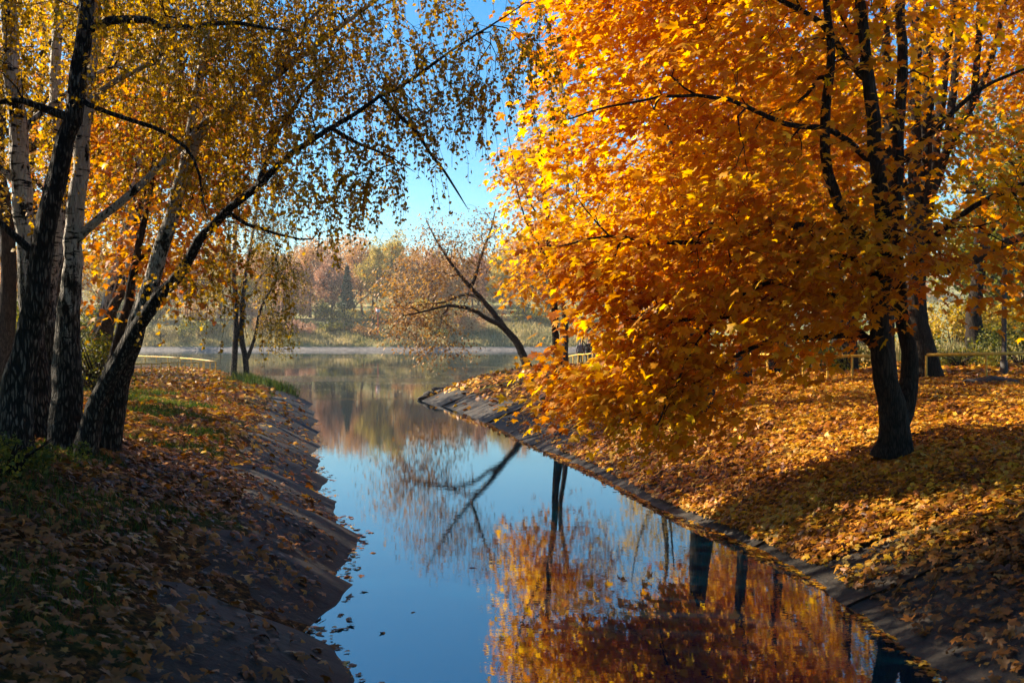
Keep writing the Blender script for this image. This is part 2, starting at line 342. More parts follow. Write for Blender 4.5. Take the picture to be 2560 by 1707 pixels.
M['strip'] = concrete_mat('pale shore concrete', (0.16, 0.14, 0.12), (0.36, 0.31, 0.27))
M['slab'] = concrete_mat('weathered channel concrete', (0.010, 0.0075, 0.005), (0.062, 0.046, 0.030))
ground = mesh_np('ground', np.stack([GX.ravel(), GY.ravel(), GZ], -1), gF, 4, [M['ground'], M['far'], M['strip']], smooth=True, mi=mi)
tag(ground, 'leafy ground of both channel banks and the far lake shore', kind='structure')

# ------------------------------------------------------------------ water
def water_mat():
    m, t = mat_new('still water')
    tc = N(t, 'ShaderNodeTexCoord')
    def mp(s):
        q = N(t, 'ShaderNodeMapping'); q.inputs['Scale'].default_value = s; t.links.new(tc.outputs['Object'], q.inputs[0]); return q.outputs[0]
    n1 = noise(t, 1.0, 3, mp((2.2, 5.0, 1)), .5); n2 = noise(t, 1.0, 2, mp((7, 16, 1)), .5)
    mk = noise(t, 1.0, 2, mp((.03, .10, 1)), .5)
    # calm in the channel, livelier bands out on the lake
    sp = N(t, 'ShaderNodeSeparateXYZ'); t.links.new(tc.outputs['Object'], sp.inputs[0])
    mr = N(t, 'ShaderNodeMapRange'); t.links.new(sp.outputs[1], mr.inputs[0]); mr.inputs[1].default_value = 35; mr.inputs[2].default_value = 70; mr.inputs[3].default_value = 0; mr.inputs[4].default_value = 1
    band = ramp(t, [(0.54, (0, 0, 0)), (0.60, (1, 1, 1))], mk.outputs[0])
    bm = N(t, 'ShaderNodeMath', operation='MULTIPLY'); t.links.new(band.outputs[0], bm.inputs[0]); t.links.new(mr.outputs[0], bm.inputs[1])
    st = N(t, 'ShaderNodeMath', operation='MULTIPLY_ADD'); t.links.new(bm.outputs[0], st.inputs[0]); st.inputs[1].default_value = 14.0; st.inputs[2].default_value = 1.0
    h = N(t, 'ShaderNodeMath', operation='MULTIPLY_ADD'); t.links.new(n2.outputs[0], h.inputs[0]); h.inputs[1].default_value = .35; t.links.new(n1.outputs[0], h.inputs[2])
    hh = N(t, 'ShaderNodeMath', operation='MULTIPLY'); t.links.new(h.outputs[0], hh.inputs[0]); t.links.new(st.outputs[0], hh.inputs[1])
    b = N(t, 'ShaderNodeBump'); b.inputs['Strength'].default_value = 1.0; b.inputs['Distance'].default_value = 0.0006
    t.links.new(hh.outputs[0], b.inputs['Height'])
    d = N(t, 'ShaderNodeBsdfPrincipled'); d.inputs['Base Color'].default_value = (0.0, 0.012, 0.022, 1)
    d.inputs['Roughness'].default_value = 0.015; d.inputs['IOR'].default_value = 3.0
    t.links.new(b.outputs[0], d.inputs['Normal'])
    o = N(t, 'ShaderNodeOutputMaterial'); t.links.new(d.outputs[0], o.inputs[0]); return m
M['water'] = water_mat()
wv = [(-900, -60, 0), (900, -60, 0), (900, 204, 0), (-900, 204, 0)]
water = mesh_np('water', wv, [0, 1, 2, 3], 4, M['water'])
tag(water, 'still water of the channel and the lake beyond', kind='structure')

# ------------------------------------------------------------------ concrete lining slabs
def slab(side, y0, y1, d0, d1, off, seed):
    r = np.random.default_rng(seed); nu = max(6, int((y1-y0)/0.22)); nv = 12
    u = np.linspace(0, 1, nu+1); v = np.linspace(0, 1, nv+1); U, Vv = np.meshgrid(u, v, indexing='ij')
    Y = y0+.03+U*(y1-y0-.06)
    ph = r.uniform(0, 6.28, 4)
    low = d0+0.06*np.sin(U*9+ph[0])+0.04*np.sin(U*23+ph[1])
    Dd = low+(d1+0.10*np.sin(U*5+ph[2])-low)*Vv
    ex = edge_x(side, Y)
    dY = 0.05; slope = (edge_x(side, Y+dY)-edge_x(side, Y-dY))/(2*dY); nrm = np.sqrt(1+slope**2)
    X = ex+side*Dd; 
    Xf = X.ravel(); Yf = Y.ravel()
    z = np.where(Dd.ravel() > 0, height(Xf, Yf), Dd.ravel()*0.46)
    tilt = (r.uniform(.06, .12) if side < 0 else r.uniform(-.02, .03))*(U.ravel()-.5)*2
    z = z+off+tilt*(1 if y0 > 9 else .45)-.16*np.clip((Dd.ravel()-1.2)/.45, 0, 1)+0.012*np.sin(Xf*5+ph[3])+0.008*np.sin(Yf*7+ph[0])
    top = np.stack([Xf, Yf, z], -1); bot = top-np.array([0, 0, .09]); n = len(top)
    idx = (np.arange(nu)[:, None]*(nv+1)+np.arange(nv)[None, :]).ravel()
    Ft = np.stack([idx, idx+(nv+1), idx+(nv+1)+1, idx+1], -1)
    if side < 0: Ft = Ft[:, ::-1]
    bd = [i*(nv+1) for i in range(nu+1)]+[nu*(nv+1)+j for j in range(1, nv+1)]+[i*(nv+1)+nv for i in range(nu-1, -1, -1)]+[j for j in range(nv-1, 0, -1)]
    bd = np.array(bd); bn = np.roll(bd, -1)
    Fs = np.stack([bd, bn, bn+n, bd+n], -1)
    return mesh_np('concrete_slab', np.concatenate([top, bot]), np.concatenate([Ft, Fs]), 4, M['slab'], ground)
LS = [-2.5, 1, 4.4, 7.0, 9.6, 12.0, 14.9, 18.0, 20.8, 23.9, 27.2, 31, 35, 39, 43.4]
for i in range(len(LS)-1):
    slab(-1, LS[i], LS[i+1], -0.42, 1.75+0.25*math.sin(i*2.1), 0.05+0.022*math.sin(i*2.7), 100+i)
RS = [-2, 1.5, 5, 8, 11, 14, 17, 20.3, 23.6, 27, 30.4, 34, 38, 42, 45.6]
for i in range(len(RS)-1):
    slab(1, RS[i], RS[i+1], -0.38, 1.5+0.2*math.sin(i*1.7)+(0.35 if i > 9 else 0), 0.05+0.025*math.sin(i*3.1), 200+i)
print('land', time.time()-T0)

# ------------------------------------------------------------------ leaf shapes
HALF = [(0, 0), (.16, -.08), (.38, -.04), (.29, .14), (.55, .44), (.33, .46), (.17, .42), (.23, .68), (.10, .74), (0, 1)]
HALF2 = [(0, 0), (.36, -.04), (.27, .15), (.54, .44), (.17, .42), (.22, .68), (0, 1)]
def outline(h):
    o = list(h)+[(-x, y) for x, y in h[-2:0:-1]]
    return np.array([(0, .33)]+o, float)
MAP18 = outline(HALF); MAP12 = outline(HALF2)
OVAL = np.array([(0, 0), (.38, .42), (0, 1), (-.38, .42)], float)
LANCE = np.array([(0, 0), (.16, .45), (0, 1), (-.16, .45)], float)
def leaves(tpl, pos, axis, nrm, size, curl=0.25, fold=0.2, seed=3):
    n = len(pos); k = len(tpl); r = np.random.default_rng(seed)
    a = unit(axis); nn = nrm-(nrm*a).sum(1, keepdims=True)*a; nn = unit(nn); s = np.cross(a, nn)
    x = tpl[:, 0][None, :]*r.uniform(.85, 1.12, (n, 1)); y = tpl[:, 1][None, :]*np.ones((n, 1))
    cu = curl*r.normal(1, .7, (n, 1)); fo = fold*r.normal(.6, .8, (n, 1)); tw = r.normal(0, .18, (n, 1))
    z = -cu*(y-.33)**2-fo*np.abs(x)+tw*x*(y)*2
    V = pos[:, None, :]+size[:, None, None]*(x[..., None]*s[:, None]+y[..., None]*a[:, None]+z[..., None]*nn[:, None])
    base = (np.arange(n)*k)[:, None, None]
    if k > 5:
        i = np.arange(1, k); j = np.append(np.arange(2, k), 1)
        Fc = (base+np.stack([np.zeros(k-1, int), i, j], -1)[None]).reshape(-1, 3); return V.reshape(-1, 3), Fc
    Fc = (base+np.array([[0, 1, 2], [0, 2, 3]])[None]).reshape(-1, 3); return V.reshape(-1, 3), Fc

# ------------------------------------------------------------------ tree growing
class Tree:
    def __init__(s, stems, base, seed=0, step=0.28):
        s.rng = np.random.default_rng(seed); s.base = np.asarray(base, float)
        s.pos = []; s.par = []; s.minr = []; s.step = step
        for st in stems:
            st = catmull(st, step); start = 0; prev = -1
            if len(s.pos):
                d = np.linalg.norm(np.array(s.pos)-st[0, :3], axis=1); j = int(d.argmin()); prev = j; start = 1 if d[j] < .5 else 0
            for p in st[start:]:
                jit = s.rng.normal(0, .012, 3) if len(s.pos) else 0
                s.pos.append(p[:3]+jit); s.par.append(prev); s.minr.append(p[3]); prev = len(s.pos)-1
    def colonize(s, att, droop=0.0, jit=0.05, back=0.5, up=0.25, minz=-1e9):
        n0 = len(s.pos); cap = n0+len(att)*40
        pos = np.zeros((cap, 3)); pos[:n0] = s.pos; par = np.full(cap, -1); par[:n0] = s.par
        tn = np.zeros((cap, 3)); 
        for i in range(n0):
            if par[i] >= 0: tn[i] = pos[i]-pos[par[i]]
            elif i+1 < n0: tn[i] = pos[i+1]-pos[i]
        tn[:n0] = unit(tn[:n0]); n = n0; tips = []
        base = pos[:n0]
        d0 = np.array([np.linalg.norm(base-a, axis=1).min() for a in att]); order = np.argsort(d0)
        ok = np.ones(cap, bool); ok[:n0] = pos[:n0, 2] > minz
        for a in att[order]:
            v = a-pos[:n]; L = np.linalg.norm(v, axis=1)+1e-6
            c = (v*tn[:n]).sum(1)/L
            cost = L*(1+back*(1-c))+np.where(ok[:n], 0, 50)
            j = int(cost.argmin()); l = L[j]
            k = max(1, int(math.ceil(l/s.step)))
            ctrl = pos[j]+tn[j]*l*.35+v[j]*.25+np.array([0, 0, up*l*.3])
            t = np.linspace(0, 1, k+1)[1:, None]
            pts = (1-t)**2*pos[j]+2*t*(1-t)*ctrl+t*t*a
            if k > 1: pts[:-1] += s.rng.normal(0, jit*min(1, l), (k-1, 3))
            pts[:, 2:] -= droop*l*t*t*.0
            prev = j
            for p in pts:
                pos[n] = p; par[n] = prev; tn[n] = (p-pos[prev])/(np.linalg.norm(p-pos[prev])+1e-6); prev = n; n += 1
            tips.append(prev)
        s.pos = pos[:n]; s.par = par[:n]; s.n0 = n0; s.tips = np.array(tips); s.tn = tn[:n]
        s.minr = np.concatenate([np.array(s.minr), np.zeros(n-n0)])
        return s
    def finish(s, tip_r=.004, expo=.48):
        n = len(s.pos); cnt = np.zeros(n); has = np.zeros(n, bool); par = s.par
        has[par[par >= 0]] = True; cnt[~has] = 1
        for i in range(n-1, -1, -1):
            if par[i] >= 0: cnt[par[i]] += cnt[i]
        r = tip_r*np.maximum(cnt, 1)**expo
        r = np.where(s.minr > 0, s.minr, r)
        for i in range(n):     # a child is never thicker than its parent
            if par[i] >= 0: r[i] = min(r[i], r[par[i]]*(1.0 if i < s.n0 else .8) if r[i] > r[par[i]]*(1.0 if i < s.n0 else .8) else r[i])
        s.r = r; best = np.full(n, -1)
        for i in range(n-1, -1, -1):
            p = par[i]
            if p >= 0 and (best[p] < 0 or r[i]+(1e-3*(i < s.n0))+cnt[i]*1e-6 > r[best[p]]+(1e-3*(best[p] < s.n0))+cnt[best[p]]*1e-6): best[p] = i
        chains = []
        for i in range(n):
            if par[i] < 0 or best[par[i]] != i:
                ch = [] if par[i] < 0 else [par[i]]
                j = i
                while j >= 0: ch.append(j); j = best[j]
                if len(ch) > 1: chains.append(ch)
        s.chains = chains; return s
    def build(s, parent, bark, twigmat, n_branch=10, big_sides=10, min_big=.03):
        rad = [s.r[c[1]]*len(c)**.3 for c in s.chains]; isstem = [c[1] < s.n0 for c in s.chains]
        order = sorted(range(len(s.chains)), key=lambda i: (-int(isstem[i]), -rad[i]))
        stems = [i for i in order if isstem[i]]; rest = [i for i in order if not isstem[i]]
        big = [i for i in rest if s.r[s.chains[i][1]] > min_big][:n_branch]; bs = set(big); small = [i for i in rest if i not in bs]
        def geo(ids, sides, knob, ridge=0, sub=1):
            P_, R_, I_ = [], [], []
            for k, i in enumerate(ids):
                c = s.chains[i]; rr = s.r[c].copy(); hh = s.pos[c][:, 2]-s.base[2]
                if s.r[c[0]] > .09 and s.par[c[0]] < 0: rr = rr*(1+.5*np.exp(-np.maximum(hh, 0)/.22))
                rr[0] = min(rr[0], rr[1]*1.25); rr[-1] *= .35
                pp = s.pos[c]-s.base
                if sub > 1:
                    q0 = np.arange(len(c)); q1 = np.linspace(0, len(c)-1, (len(c)-1)*sub+1)
                    pp = np.stack([np.interp(q1, q0, pp[:, j_]) for j_ in range(3)], -1); rr = np.interp(q1, q0, rr)
                P_.append(pp); R_.append(rr); I_.append(np.full(len(pp), k))
            return tubes(np.concatenate(P_), np.concatenate(R_), np.concatenate(I_), sides, knob, 5+len(ids)+int(ids[0]), ridge)
        for i in stems:
            V, Fq = geo([i], 26, .022, .035, 3) if s.r[s.chains[i][1]] > .07 else geo([i], big_sides+2, .03)
            mesh_np('trunk' if s.r[s.chains[i][1]] > .05 else 'branch', V, Fq, 4, bark, parent, smooth=True)
        for i in big:
            V, Fq = geo([i], big_sides-3, .04); mesh_np('branch', V, Fq, 4, bark if s.r[s.chains[i][1]] > .06 else twigmat, parent, smooth=True)
        mids = [i for i in small if s.r[s.chains[i][1]] > .012]; tiny = [i for i in small if s.r[s.chains[i][1]] <= .012]
        VV, FF, o = [], [], 0
        for ids, sd in ((mids, 5), (tiny, 3)):
            if ids:
                V, Fq = geo(ids, sd, 0); VV.append(V); FF.append(Fq+o); o += len(V)
        if VV:
            o = mesh_np('twigs', np.concatenate(VV), np.concatenate(FF), 4, twigmat, parent, smooth=True); o['kind'] = 'stuff'

def ellipsoids(rg, spec, n, shell=0.35):
    """spec rows: cx,cy,cz,rx,ry,rz,weight"""
    spec = np.asarray(spec, float); w = spec[:, 6]/spec[:, 6].sum(); k = rg.choice(len(spec), n, p=w)
    d = unit(rg.normal(size=(n, 3))); rr = rg.uniform(0, 1, n)**shell
    return spec[k, :3]+d*rr[:, None]*spec[k, 3:6]

def flare(stem, k=1.0):
    """root flare: widen the first points"""
    st = [list(p) for p in stem]; return st

def maple_leaves(tree, per, tpl, size, spread, seed, along=0, flat=.6, outw=None, center=None):
    rg = np.random.default_rng(seed); tp = tree.pos[tree.tips]; n = len(tp)
    idx = np.repeat(np.arange(n), per); c = tp[idx]
    if center is None: center = tp.mean(0)
    out = unit((c-center)*np.array([1, 1, .2])+rg.normal(0, .35, c.shape))
    back = rg.uniform(-.9, .35, len(c))
    off = rg.normal(0, 1, c.shape)*np.array([1, 1, flat])*spread+tree.tn[tree.tips][idx]*back[:, None]*spread*1.6
    pos = c+off
    az = rg.uniform(0, 2*math.pi, len(c)); hd = np.stack([np.cos(az), np.sin(az), np.zeros(len(c))], -1)
    h = unit(hd*.8+out*.8); dr = rg.uniform(.1, 1.25, len(c))
    ax = h.copy(); ax[:, 2] = -dr
    nr = h*dr[:, None]*.9+np.array([0, 0, 1.0])+rg.normal(0, .33, c.shape)
    sz = size*rg.uniform(.42, 1.2, len(c))
    return pos, unit(ax), nr, sz

def strands(tree, seed, L=(.4, 1.3), gap=.05, prob=1.0, sway=.08, mid=2):
    """hanging birch twigs: returns strand tubes and leaf positions"""
    rg = np.random.default_rng(seed); tp = tree.pos[tree.tips]
    cands = list(tree.tips)
    for i in tree.tips:
        j = i
        for _ in range(mid):
            j = tree.par[j]
            if j < tree.n0: break
            if rg.uniform() < .6: cands.append(j)
    pts, cid, lp = [], [], []; k = 0
    for i in cands:
        if rg.uniform() > prob: continue
        l = rg.uniform(*L)*rg.uniform(.6, 1); m = max(3, int(l/.2)); o = unit(tree.tn[i]*np.array([1, 1, .3])+rg.normal(0, .3, 3))
        t = np.linspace(0, 1, m+1)[:, None]
        hor = o*np.array([1, 1, 0])*min(.35, l*.35)
        p = tree.pos[i]+hor*(1-(1-t)**2)+np.array([0, 0, -1.0])*l*t**1.25+rg.normal(0, sway*.25, (m+1, 3))*t
        pts.append(p); cid.append(np.full(m+1, k)); k += 1
        nl = max(2, int(l/gap)); tt = rg.uniform(.02, 1, nl); xi = tt*m; a = np.minimum(xi.astype(int), m-1); f = (xi-a)[:, None]
        lp.append(p[a]*(1-f)+p[a+1]*f+rg.normal(0, .022, (nl, 3)))
    return np.concatenate(pts), np.concatenate(cid), np.concatenate(lp)

def hang_leaves(lp, seed, size, tpl=OVAL, curl=.2, down=.9):
    rg = np.random.default_rng(seed); n = len(lp); az = rg.uniform(0, 6.28, n)
    h = np.stack([np.cos(az), np.sin(az), -down*rg.uniform(.2, 1.6, n)], -1)
    return leaves(tpl, lp, h, rg.normal(size=(n, 3))+np.array([0, 0, .4]), size*rg.uniform(.6, 1.2, n), curl, .2, seed)

def add_crown(name, V, Fc, mat, parent, base):
    o = mesh_np(name, V-np.asarray(base), Fc, 3, mat, parent); o['kind'] = 'stuff'; return o

# ------------------------------------------------------------------ 1. the big golden maple on the right bank
def stem(pts, D, radii, dD=0.0):
    n = len(pts); out = []
    for i, (x, y) in enumerate(pts):
        d = (D[i] if isinstance(D, (list, tuple)) else D)+dD*i/(n-1)
        out.append(list(P(x, y, d))+[radii[i]])
    return out
def big_maple():
    D = 15.6; base = P(2232, 1125, D); base[2] = hz(base[0], base[1])-.1
    A = stem([(2232, 1140), (2238, 1070), (2228, 1000), (2205, 900), (2200, 800), (2208, 680), (2210, 560), (2190, 400), (2170, 200), (2150, 0), (2120, -250), (2100, -550)], 15.6, [.27, .215, .20, .15, .13, .122, .118, .105, .092, .075, .05, .03], -.8)
    B = stem([(2240, 1060), (2268, 980), (2272, 900), (2256, 780), (2244, 640), (2240, 500), (2246, 350), (2255, 150), (2250, -60), (2270, -350), (2290, -650)], 15.7, [.19, .155, .13, .112, .102, .095, .085, .078, .065, .045, .03], .5)
    F1 = stem([(2208, 620), (2120, 560), (2085, 480), (2060, 330), (2075, 150), (2065, 0), (2040, -250)], 15.4, [.09, .08, .075, .07, .06, .05, .03], -1)
    L1 = stem([(2203, 880), (2150, 835), (2050, 842), (1950, 845), (1860, 880), (1750, 950), (1650, 1010), (1560, 1060)], 15.5, [.08, .06, .05, .042, .035, .025, .018, .012], .3)
    L2 = stem([(2200, 780), (2080, 740), (1950, 750), (1820, 790), (1680, 800), (1540, 800), (1440, 830)], 15.5, [.08, .06, .05, .042, .03, .02, .012], .9)
    L3 = stem([(2210, 640), (2100, 590), (1960, 560), (1800, 600), (1650, 605), (1520, 590), (1390, 620)], 15.4, [.08, .065, .055, .042, .03, .02, .012], -.6)
    L4 = stem([(2190, 420), (2080, 330), (1960, 310), (1820, 250), (1700, 240), (1560, 260), (1400, 300)], 15.2, [.055, .045, .038, .031, .023, .016, .010], -1.5)
    L5 = stem([(2170, 220), (2050, 60), (1960, 10), (1850, -60), (1700, -100), (1550, -80)], 15.1, [.055, .045, .038, .031, .023, .016], -1.2)
    L6 = stem([(2250, 700), (2330, 600), (2430, 520), (2580, 450), (2750, 420)], 15.8, [.07, .055, .045, .03, .02], -1.0)
    L8 = stem([(2244, 420), (2330, 330), (2440, 230), (2560, 170)], 15.8, [.055, .045, .032, .02], -.6)
    L7 = stem([(2210, 700), (2120, 640), (2020, 640), (1930, 700), (1830, 760), (1740, 860), (1690, 960), (1630, 1080)], 15.4, [.07, .055, .045, .035, .028, .02, .016, .012], -.2)
    stems = [A, B, F1, L1, L2, L3, L4, L5, L6, L7, L8]
    t = Tree(stems, base, 1)
    spec = [(6.4, 18.0, 9.2, 4.0, 2.2, 4.6, 1.3), (4.6, 16.2, 10.0, 3.2, 2.6, 4.2, 4.6), (3.1, 15.8, 6.2, 3.1, 2.5, 3.6, 8), (3.3, 15.7, 3.6, 2.6, 1.9, 1.7, 3.8), (2.3, 15.8, 2.05, 1.45, 1.0, 1.1, 1.9), (1.1, 16, 2.1, .9, .8, .75, .8), (1.5, 16, 3.7, 1.2, 1, 1.3, 1.2), (4.6, 15.0, 3.9, 2.0, 1.5, .9, 1.7),
            (9.4, 16.2, 5.4, 3.0, 2.4, 2.4, .9), (2.0, 16.4, 8.4, 2.2, 2.3, 3.4, 3.4), (8.0, 14.8, 4.3, 2.2, 1.0, 1.1, .8), (6.0, 14.7, 5.8, 2.0, .8, 1.9, .5)]
    att = ellipsoids(t.rng, spec, 2250, .42)
    att = att[(att[:, 2] > .95)]
    gx_ = att[:, 2] > .85+.34*np.maximum(att[:, 0]-1.8, 0)*(att[:, 0] < 7.5)
    att = att[gx_]
    t.colonize(att, jit=.05, back=.55, up=.1, minz=2.2).finish(.0058, .51)
    root = empty('maple_tree', base, label='large golden maple with many dark stems leaning over the water on the right bank', cat='tree')
    t.build(root, M['bark_maple'], M['twig'], 26, 12, .028)
    pos, ax, nr, sz = maple_leaves(t, 13, MAP18, .175, .24, 21, center=np.array([6.3, 15.6, 6]))
    gap = np.hypot(pos[:, 0]-.0675*pos[:, 1], pos[:, 2]-(3-.0135*pos[:, 1])) < .27
    k = (pos[:, 2] > .35) & ~gap
    pos, ax, nr, sz = pos[k], ax[k], nr[k], sz[k]
    # the 300 leaves that show largest are separate parts
    u = pos[:, 0]/pos[:, 1]*F+1280; v = YH-(pos[:, 2]-CH)/pos[:, 1]*F
    score = np.where((u > 1250) & (u < 2540) & (v > 20) & (v < 1250), sz/pos[:, 1], 0)
    dd = np.argsort(-score)[:300]; keep = np.ones(len(pos), bool); keep[dd] = False
    V, Fc = leaves(MAP18, pos[keep], ax[keep], nr[keep], sz[keep], .22, .22, 31)
    add_crown('crown', V, Fc, M['maple'], root, base)
    protos = []
    for q in range(12):
        V, Fc = leaves(MAP18, np.zeros((1, 3)), np.array([[0, 1., 0]]), np.array([[0, 0, 1.]]), np.ones(1), .25, .25, 400+q)
        me = mesh_np('leaf', V, Fc, 3, M['maple']); protos.append(me.data); bpy.data.objects.remove(me)
    place_leaves('leaf', protos, pos[dd]-base, ax[dd], nr[dd], sz[dd], root)
    return t
def place_leaves(name, protos, pos, ax, nr, sz, parent):
    from mathutils import Matrix
    a = unit(ax); nn = unit(nr-(nr*a).sum(1, keepdims=True)*a); s = np.cross(a, nn)
    for i in range(len(pos)):
        o = bpy.data.objects.new(name, protos[i % len(protos)]); C.objects.link(o); o.parent = parent
        k = float(sz[i])
        o.matrix_local = Matrix(((s[i, 0]*k, a[i, 0]*k, nn[i, 0]*k, pos[i, 0]), (s[i, 1]*k, a[i, 1]*k, nn[i, 1]*k, pos[i, 1]), (s[i, 2]*k, a[i, 2]*k, nn[i, 2]*k, pos[i, 2]), (0, 0, 0, 1)))
big_maple(); print('maple', time.time()-T0)

# ------------------------------------------------------------------ generic grown tree
def grown(name, label, base, stems, spec, natt, kind, leafmat, bark, twigmat, seed, group=None, cat='tree', per=12, size=.16, tpl=MAP12, spread=.3,
          L=(.4, 1.3), gap=.05, nb=10, minz=None, zcut=None, shell=.45, sides=9, step=.3, tip=.004, up=.2, mid=2, prob=1.0, filt=None):
    base = np.asarray(base, float)
    t = Tree(stems, base, seed, step)
    att = ellipsoids(t.rng, spec, natt, shell)
    if zcut is not None: att = att[att[:, 2] > zcut]
    if filt is not None: att = att[filt(att)]
    t.colonize(att, jit=.06, back=.5, up=up, minz=(minz if minz is not None else base[2]+1.5)).finish(tip, .47)
    root = empty(name, base, label=label, cat=cat, group=group)
    t.build(root, bark, twigmat, nb, sides, .025)
    if kind == 'broad':
        pos, ax, nr, sz = maple_leaves(t, per, tpl, size, spread, seed+5)
        V, Fc = leaves(tpl, pos, ax, nr, sz, .2, .2, seed+6)
        add_crown('crown', V, Fc, leafmat, root, base)
    else:
        p, c, lp = strands(t, seed+5, L, gap, prob, mid=mid)
        V, Fq = tubes(p, np.full(len(p), .0028 if size < .07 else .004), c, 3, 0, seed)
        o = mesh_np('twigs', V-base, Fq, 4, twigmat, root); o['kind'] = 'stuff'
        V, Fc = hang_leaves(lp, seed+6, size, tpl)
        add_crown('crown', V, Fc, leafmat, root, base)
    return root, t

def thin_top(a): return (a[:, 2] < 3.6+a[:, 1]*.337) | (np.sin(a[:, 0]*57.3+a[:, 1]*91.7)*43758 % 1 < np.where(a[:, 1] < 15.2, .5, .12))
# ------------------------------------------------------------------ 2. birches on the left bank
def foot(x, y, D):
    p = P(x, y, D); p[2] = hz(p[0], p[1])-.12; return p
def with_foot(st):
    st = [list(q) for q in st]; z = hz(st[0][0], st[0][1])-.15; st[0][2] = z
    return st
# old dark-barked birch, far left
S1 = with_foot(stem([(30, 1085), (46, 950), (75, 824), (98, 679), (122, 545), (153, 400), (183, 298), (198, 182), (218, 50), (232, -120), (250, -350), (262, -600)], 13.0, [.24, .175, .15, .138, .13, .122, .115, .11, .10, .085, .06, .03]))
b = foot(35, 1085, 13.0)
grown('birch_tree', 'old birch with black fissured trunk, nearest of the left bank clump', b, [S1,
      stem([(112, 660), (50, 600), (-60, 520), (-200, 470)], 13, [.06, .05, .035, .02]),
      stem([(165, 300), (60, 255), (-60, 250), (-200, 200)], 13, [.06, .045, .035, .02]),
      stem([(185, 250), (330, 300), (420, 335), (470, 370), (500, 440), (520, 560)], 13, [.034, .03, .026, .021, .015, .008], -.8),
      stem([(195, 80), (330, 50), (450, 70), (600, 60), (720, 80)], 13, [.06, .05, .035, .025, .012], -1.0)],
      [(-5.0, 12.6, 9.5, 3.4, 3.0, 3.6, 6), (-7.5, 12, 8, 3, 3, 4, 3), (-4.2, 12.2, 6.8, 1.8, 1.8, 1.2, 1.0)], 420, 'hang', M['birch'], M['bark_birch_dark'], M['twig'], 51,
      group='birches of the left bank clump', size=.062, tpl=OVAL, L=(.3, 1.0), gap=.026, minz=5, sides=11, filt=thin_top)
S2 = with_foot(stem([(98, 1055), (88, 940), (78, 800), (70, 640), (58, 480), (42, 300), (28, 120), (15, -80), (0, -400)], 15.0, [.25, .19, .16, .145, .135, .125, .115, .10, .05]))
grown('birch_tree', 'birch with white upper trunk crossing behind the dark old birch', foot(98, 1055, 15.0), [S2,
      stem([(60, 480), (-40, 380), (-150, 300)], 15, [.05, .04, .02]), stem([(45, 330), (140, 260), (230, 190), (330, 150)], 15, [.05, .04, .03, .015], 1)],
      [(-7.8, 15.5, 9.5, 3.2, 3.0, 3.8, 5), (-6.5, 15.5, 6.5, 2.5, 2.2, 1.5, 1.2)], 320, 'hang', M['birch'], M['bark_birch'], M['twig'], 52,
      group='birches of the left bank clump', size=.062, tpl=OVAL, L=(.3, 1.0), gap=.028, minz=5, sides=11, filt=thin_top)
S3 = with_foot(stem([(168, 1040), (165, 930), (168, 820), (180, 690), (190, 560), (200, 420), (216, 270), (232, 110), (245, -50), (262, -350)], 14.4, [.24, .20, .16, .13, .118, .108, .098, .085, .07, .04]))
grown('birch_tree', 'white birch with clean bright trunk in the middle of the left clump', foot(168, 1040, 14.4), [S3,
      stem([(195, 600), (250, 545), (330, 480), (400, 415), (460, 365), (520, 300), (600, 250)], 14.4, [.07, .06, .055, .045, .038, .028, .015], -.5),
      stem([(222, 250), (300, 200), (390, 150), (480, 90), (560, 60)], 14.4, [.05, .04, .03, .02, .012], -.4)],
      [(-4.6, 14, 8.5, 3.0, 2.6, 3.2, 5), (-5.8, 14.2, 10.5, 3.0, 2.6, 3.0, 3), (-3.4, 13.6, 6.8, 1.8, 1.8, 1.2, 1.2)], 420, 'hang', M['birch'], M['bark_birch'], M['twig'], 53,
      group='birches of the left bank clump', size=.062, tpl=OVAL, L=(.3, 1.0), gap=.026, minz=5, sides=11, filt=thin_top)
S4 = with_foot(stem([(140, 1010), (132, 900), (120, 760), (135, 640), (150, 520), (150, 380), (140, 200), (150, -50), (150, -300)], 16.4, [.19, .16, .13, .12, .11, .10, .085, .07, .04]))
grown('birch_tree', 'pale birch half hidden between the trunks of the left clump', foot(140, 1010, 16.4), [S4],
      [(-7.2, 17, 9.5, 3, 2.6, 4, 5)], 220, 'hang', M['birch2'], M['bark_birch'], M['twig'], 54,
      group='birches of the left bank clump', size=.065, tpl=OVAL, L=(.3, 1.0), gap=.03, minz=5.5, sides=10, filt=thin_top)
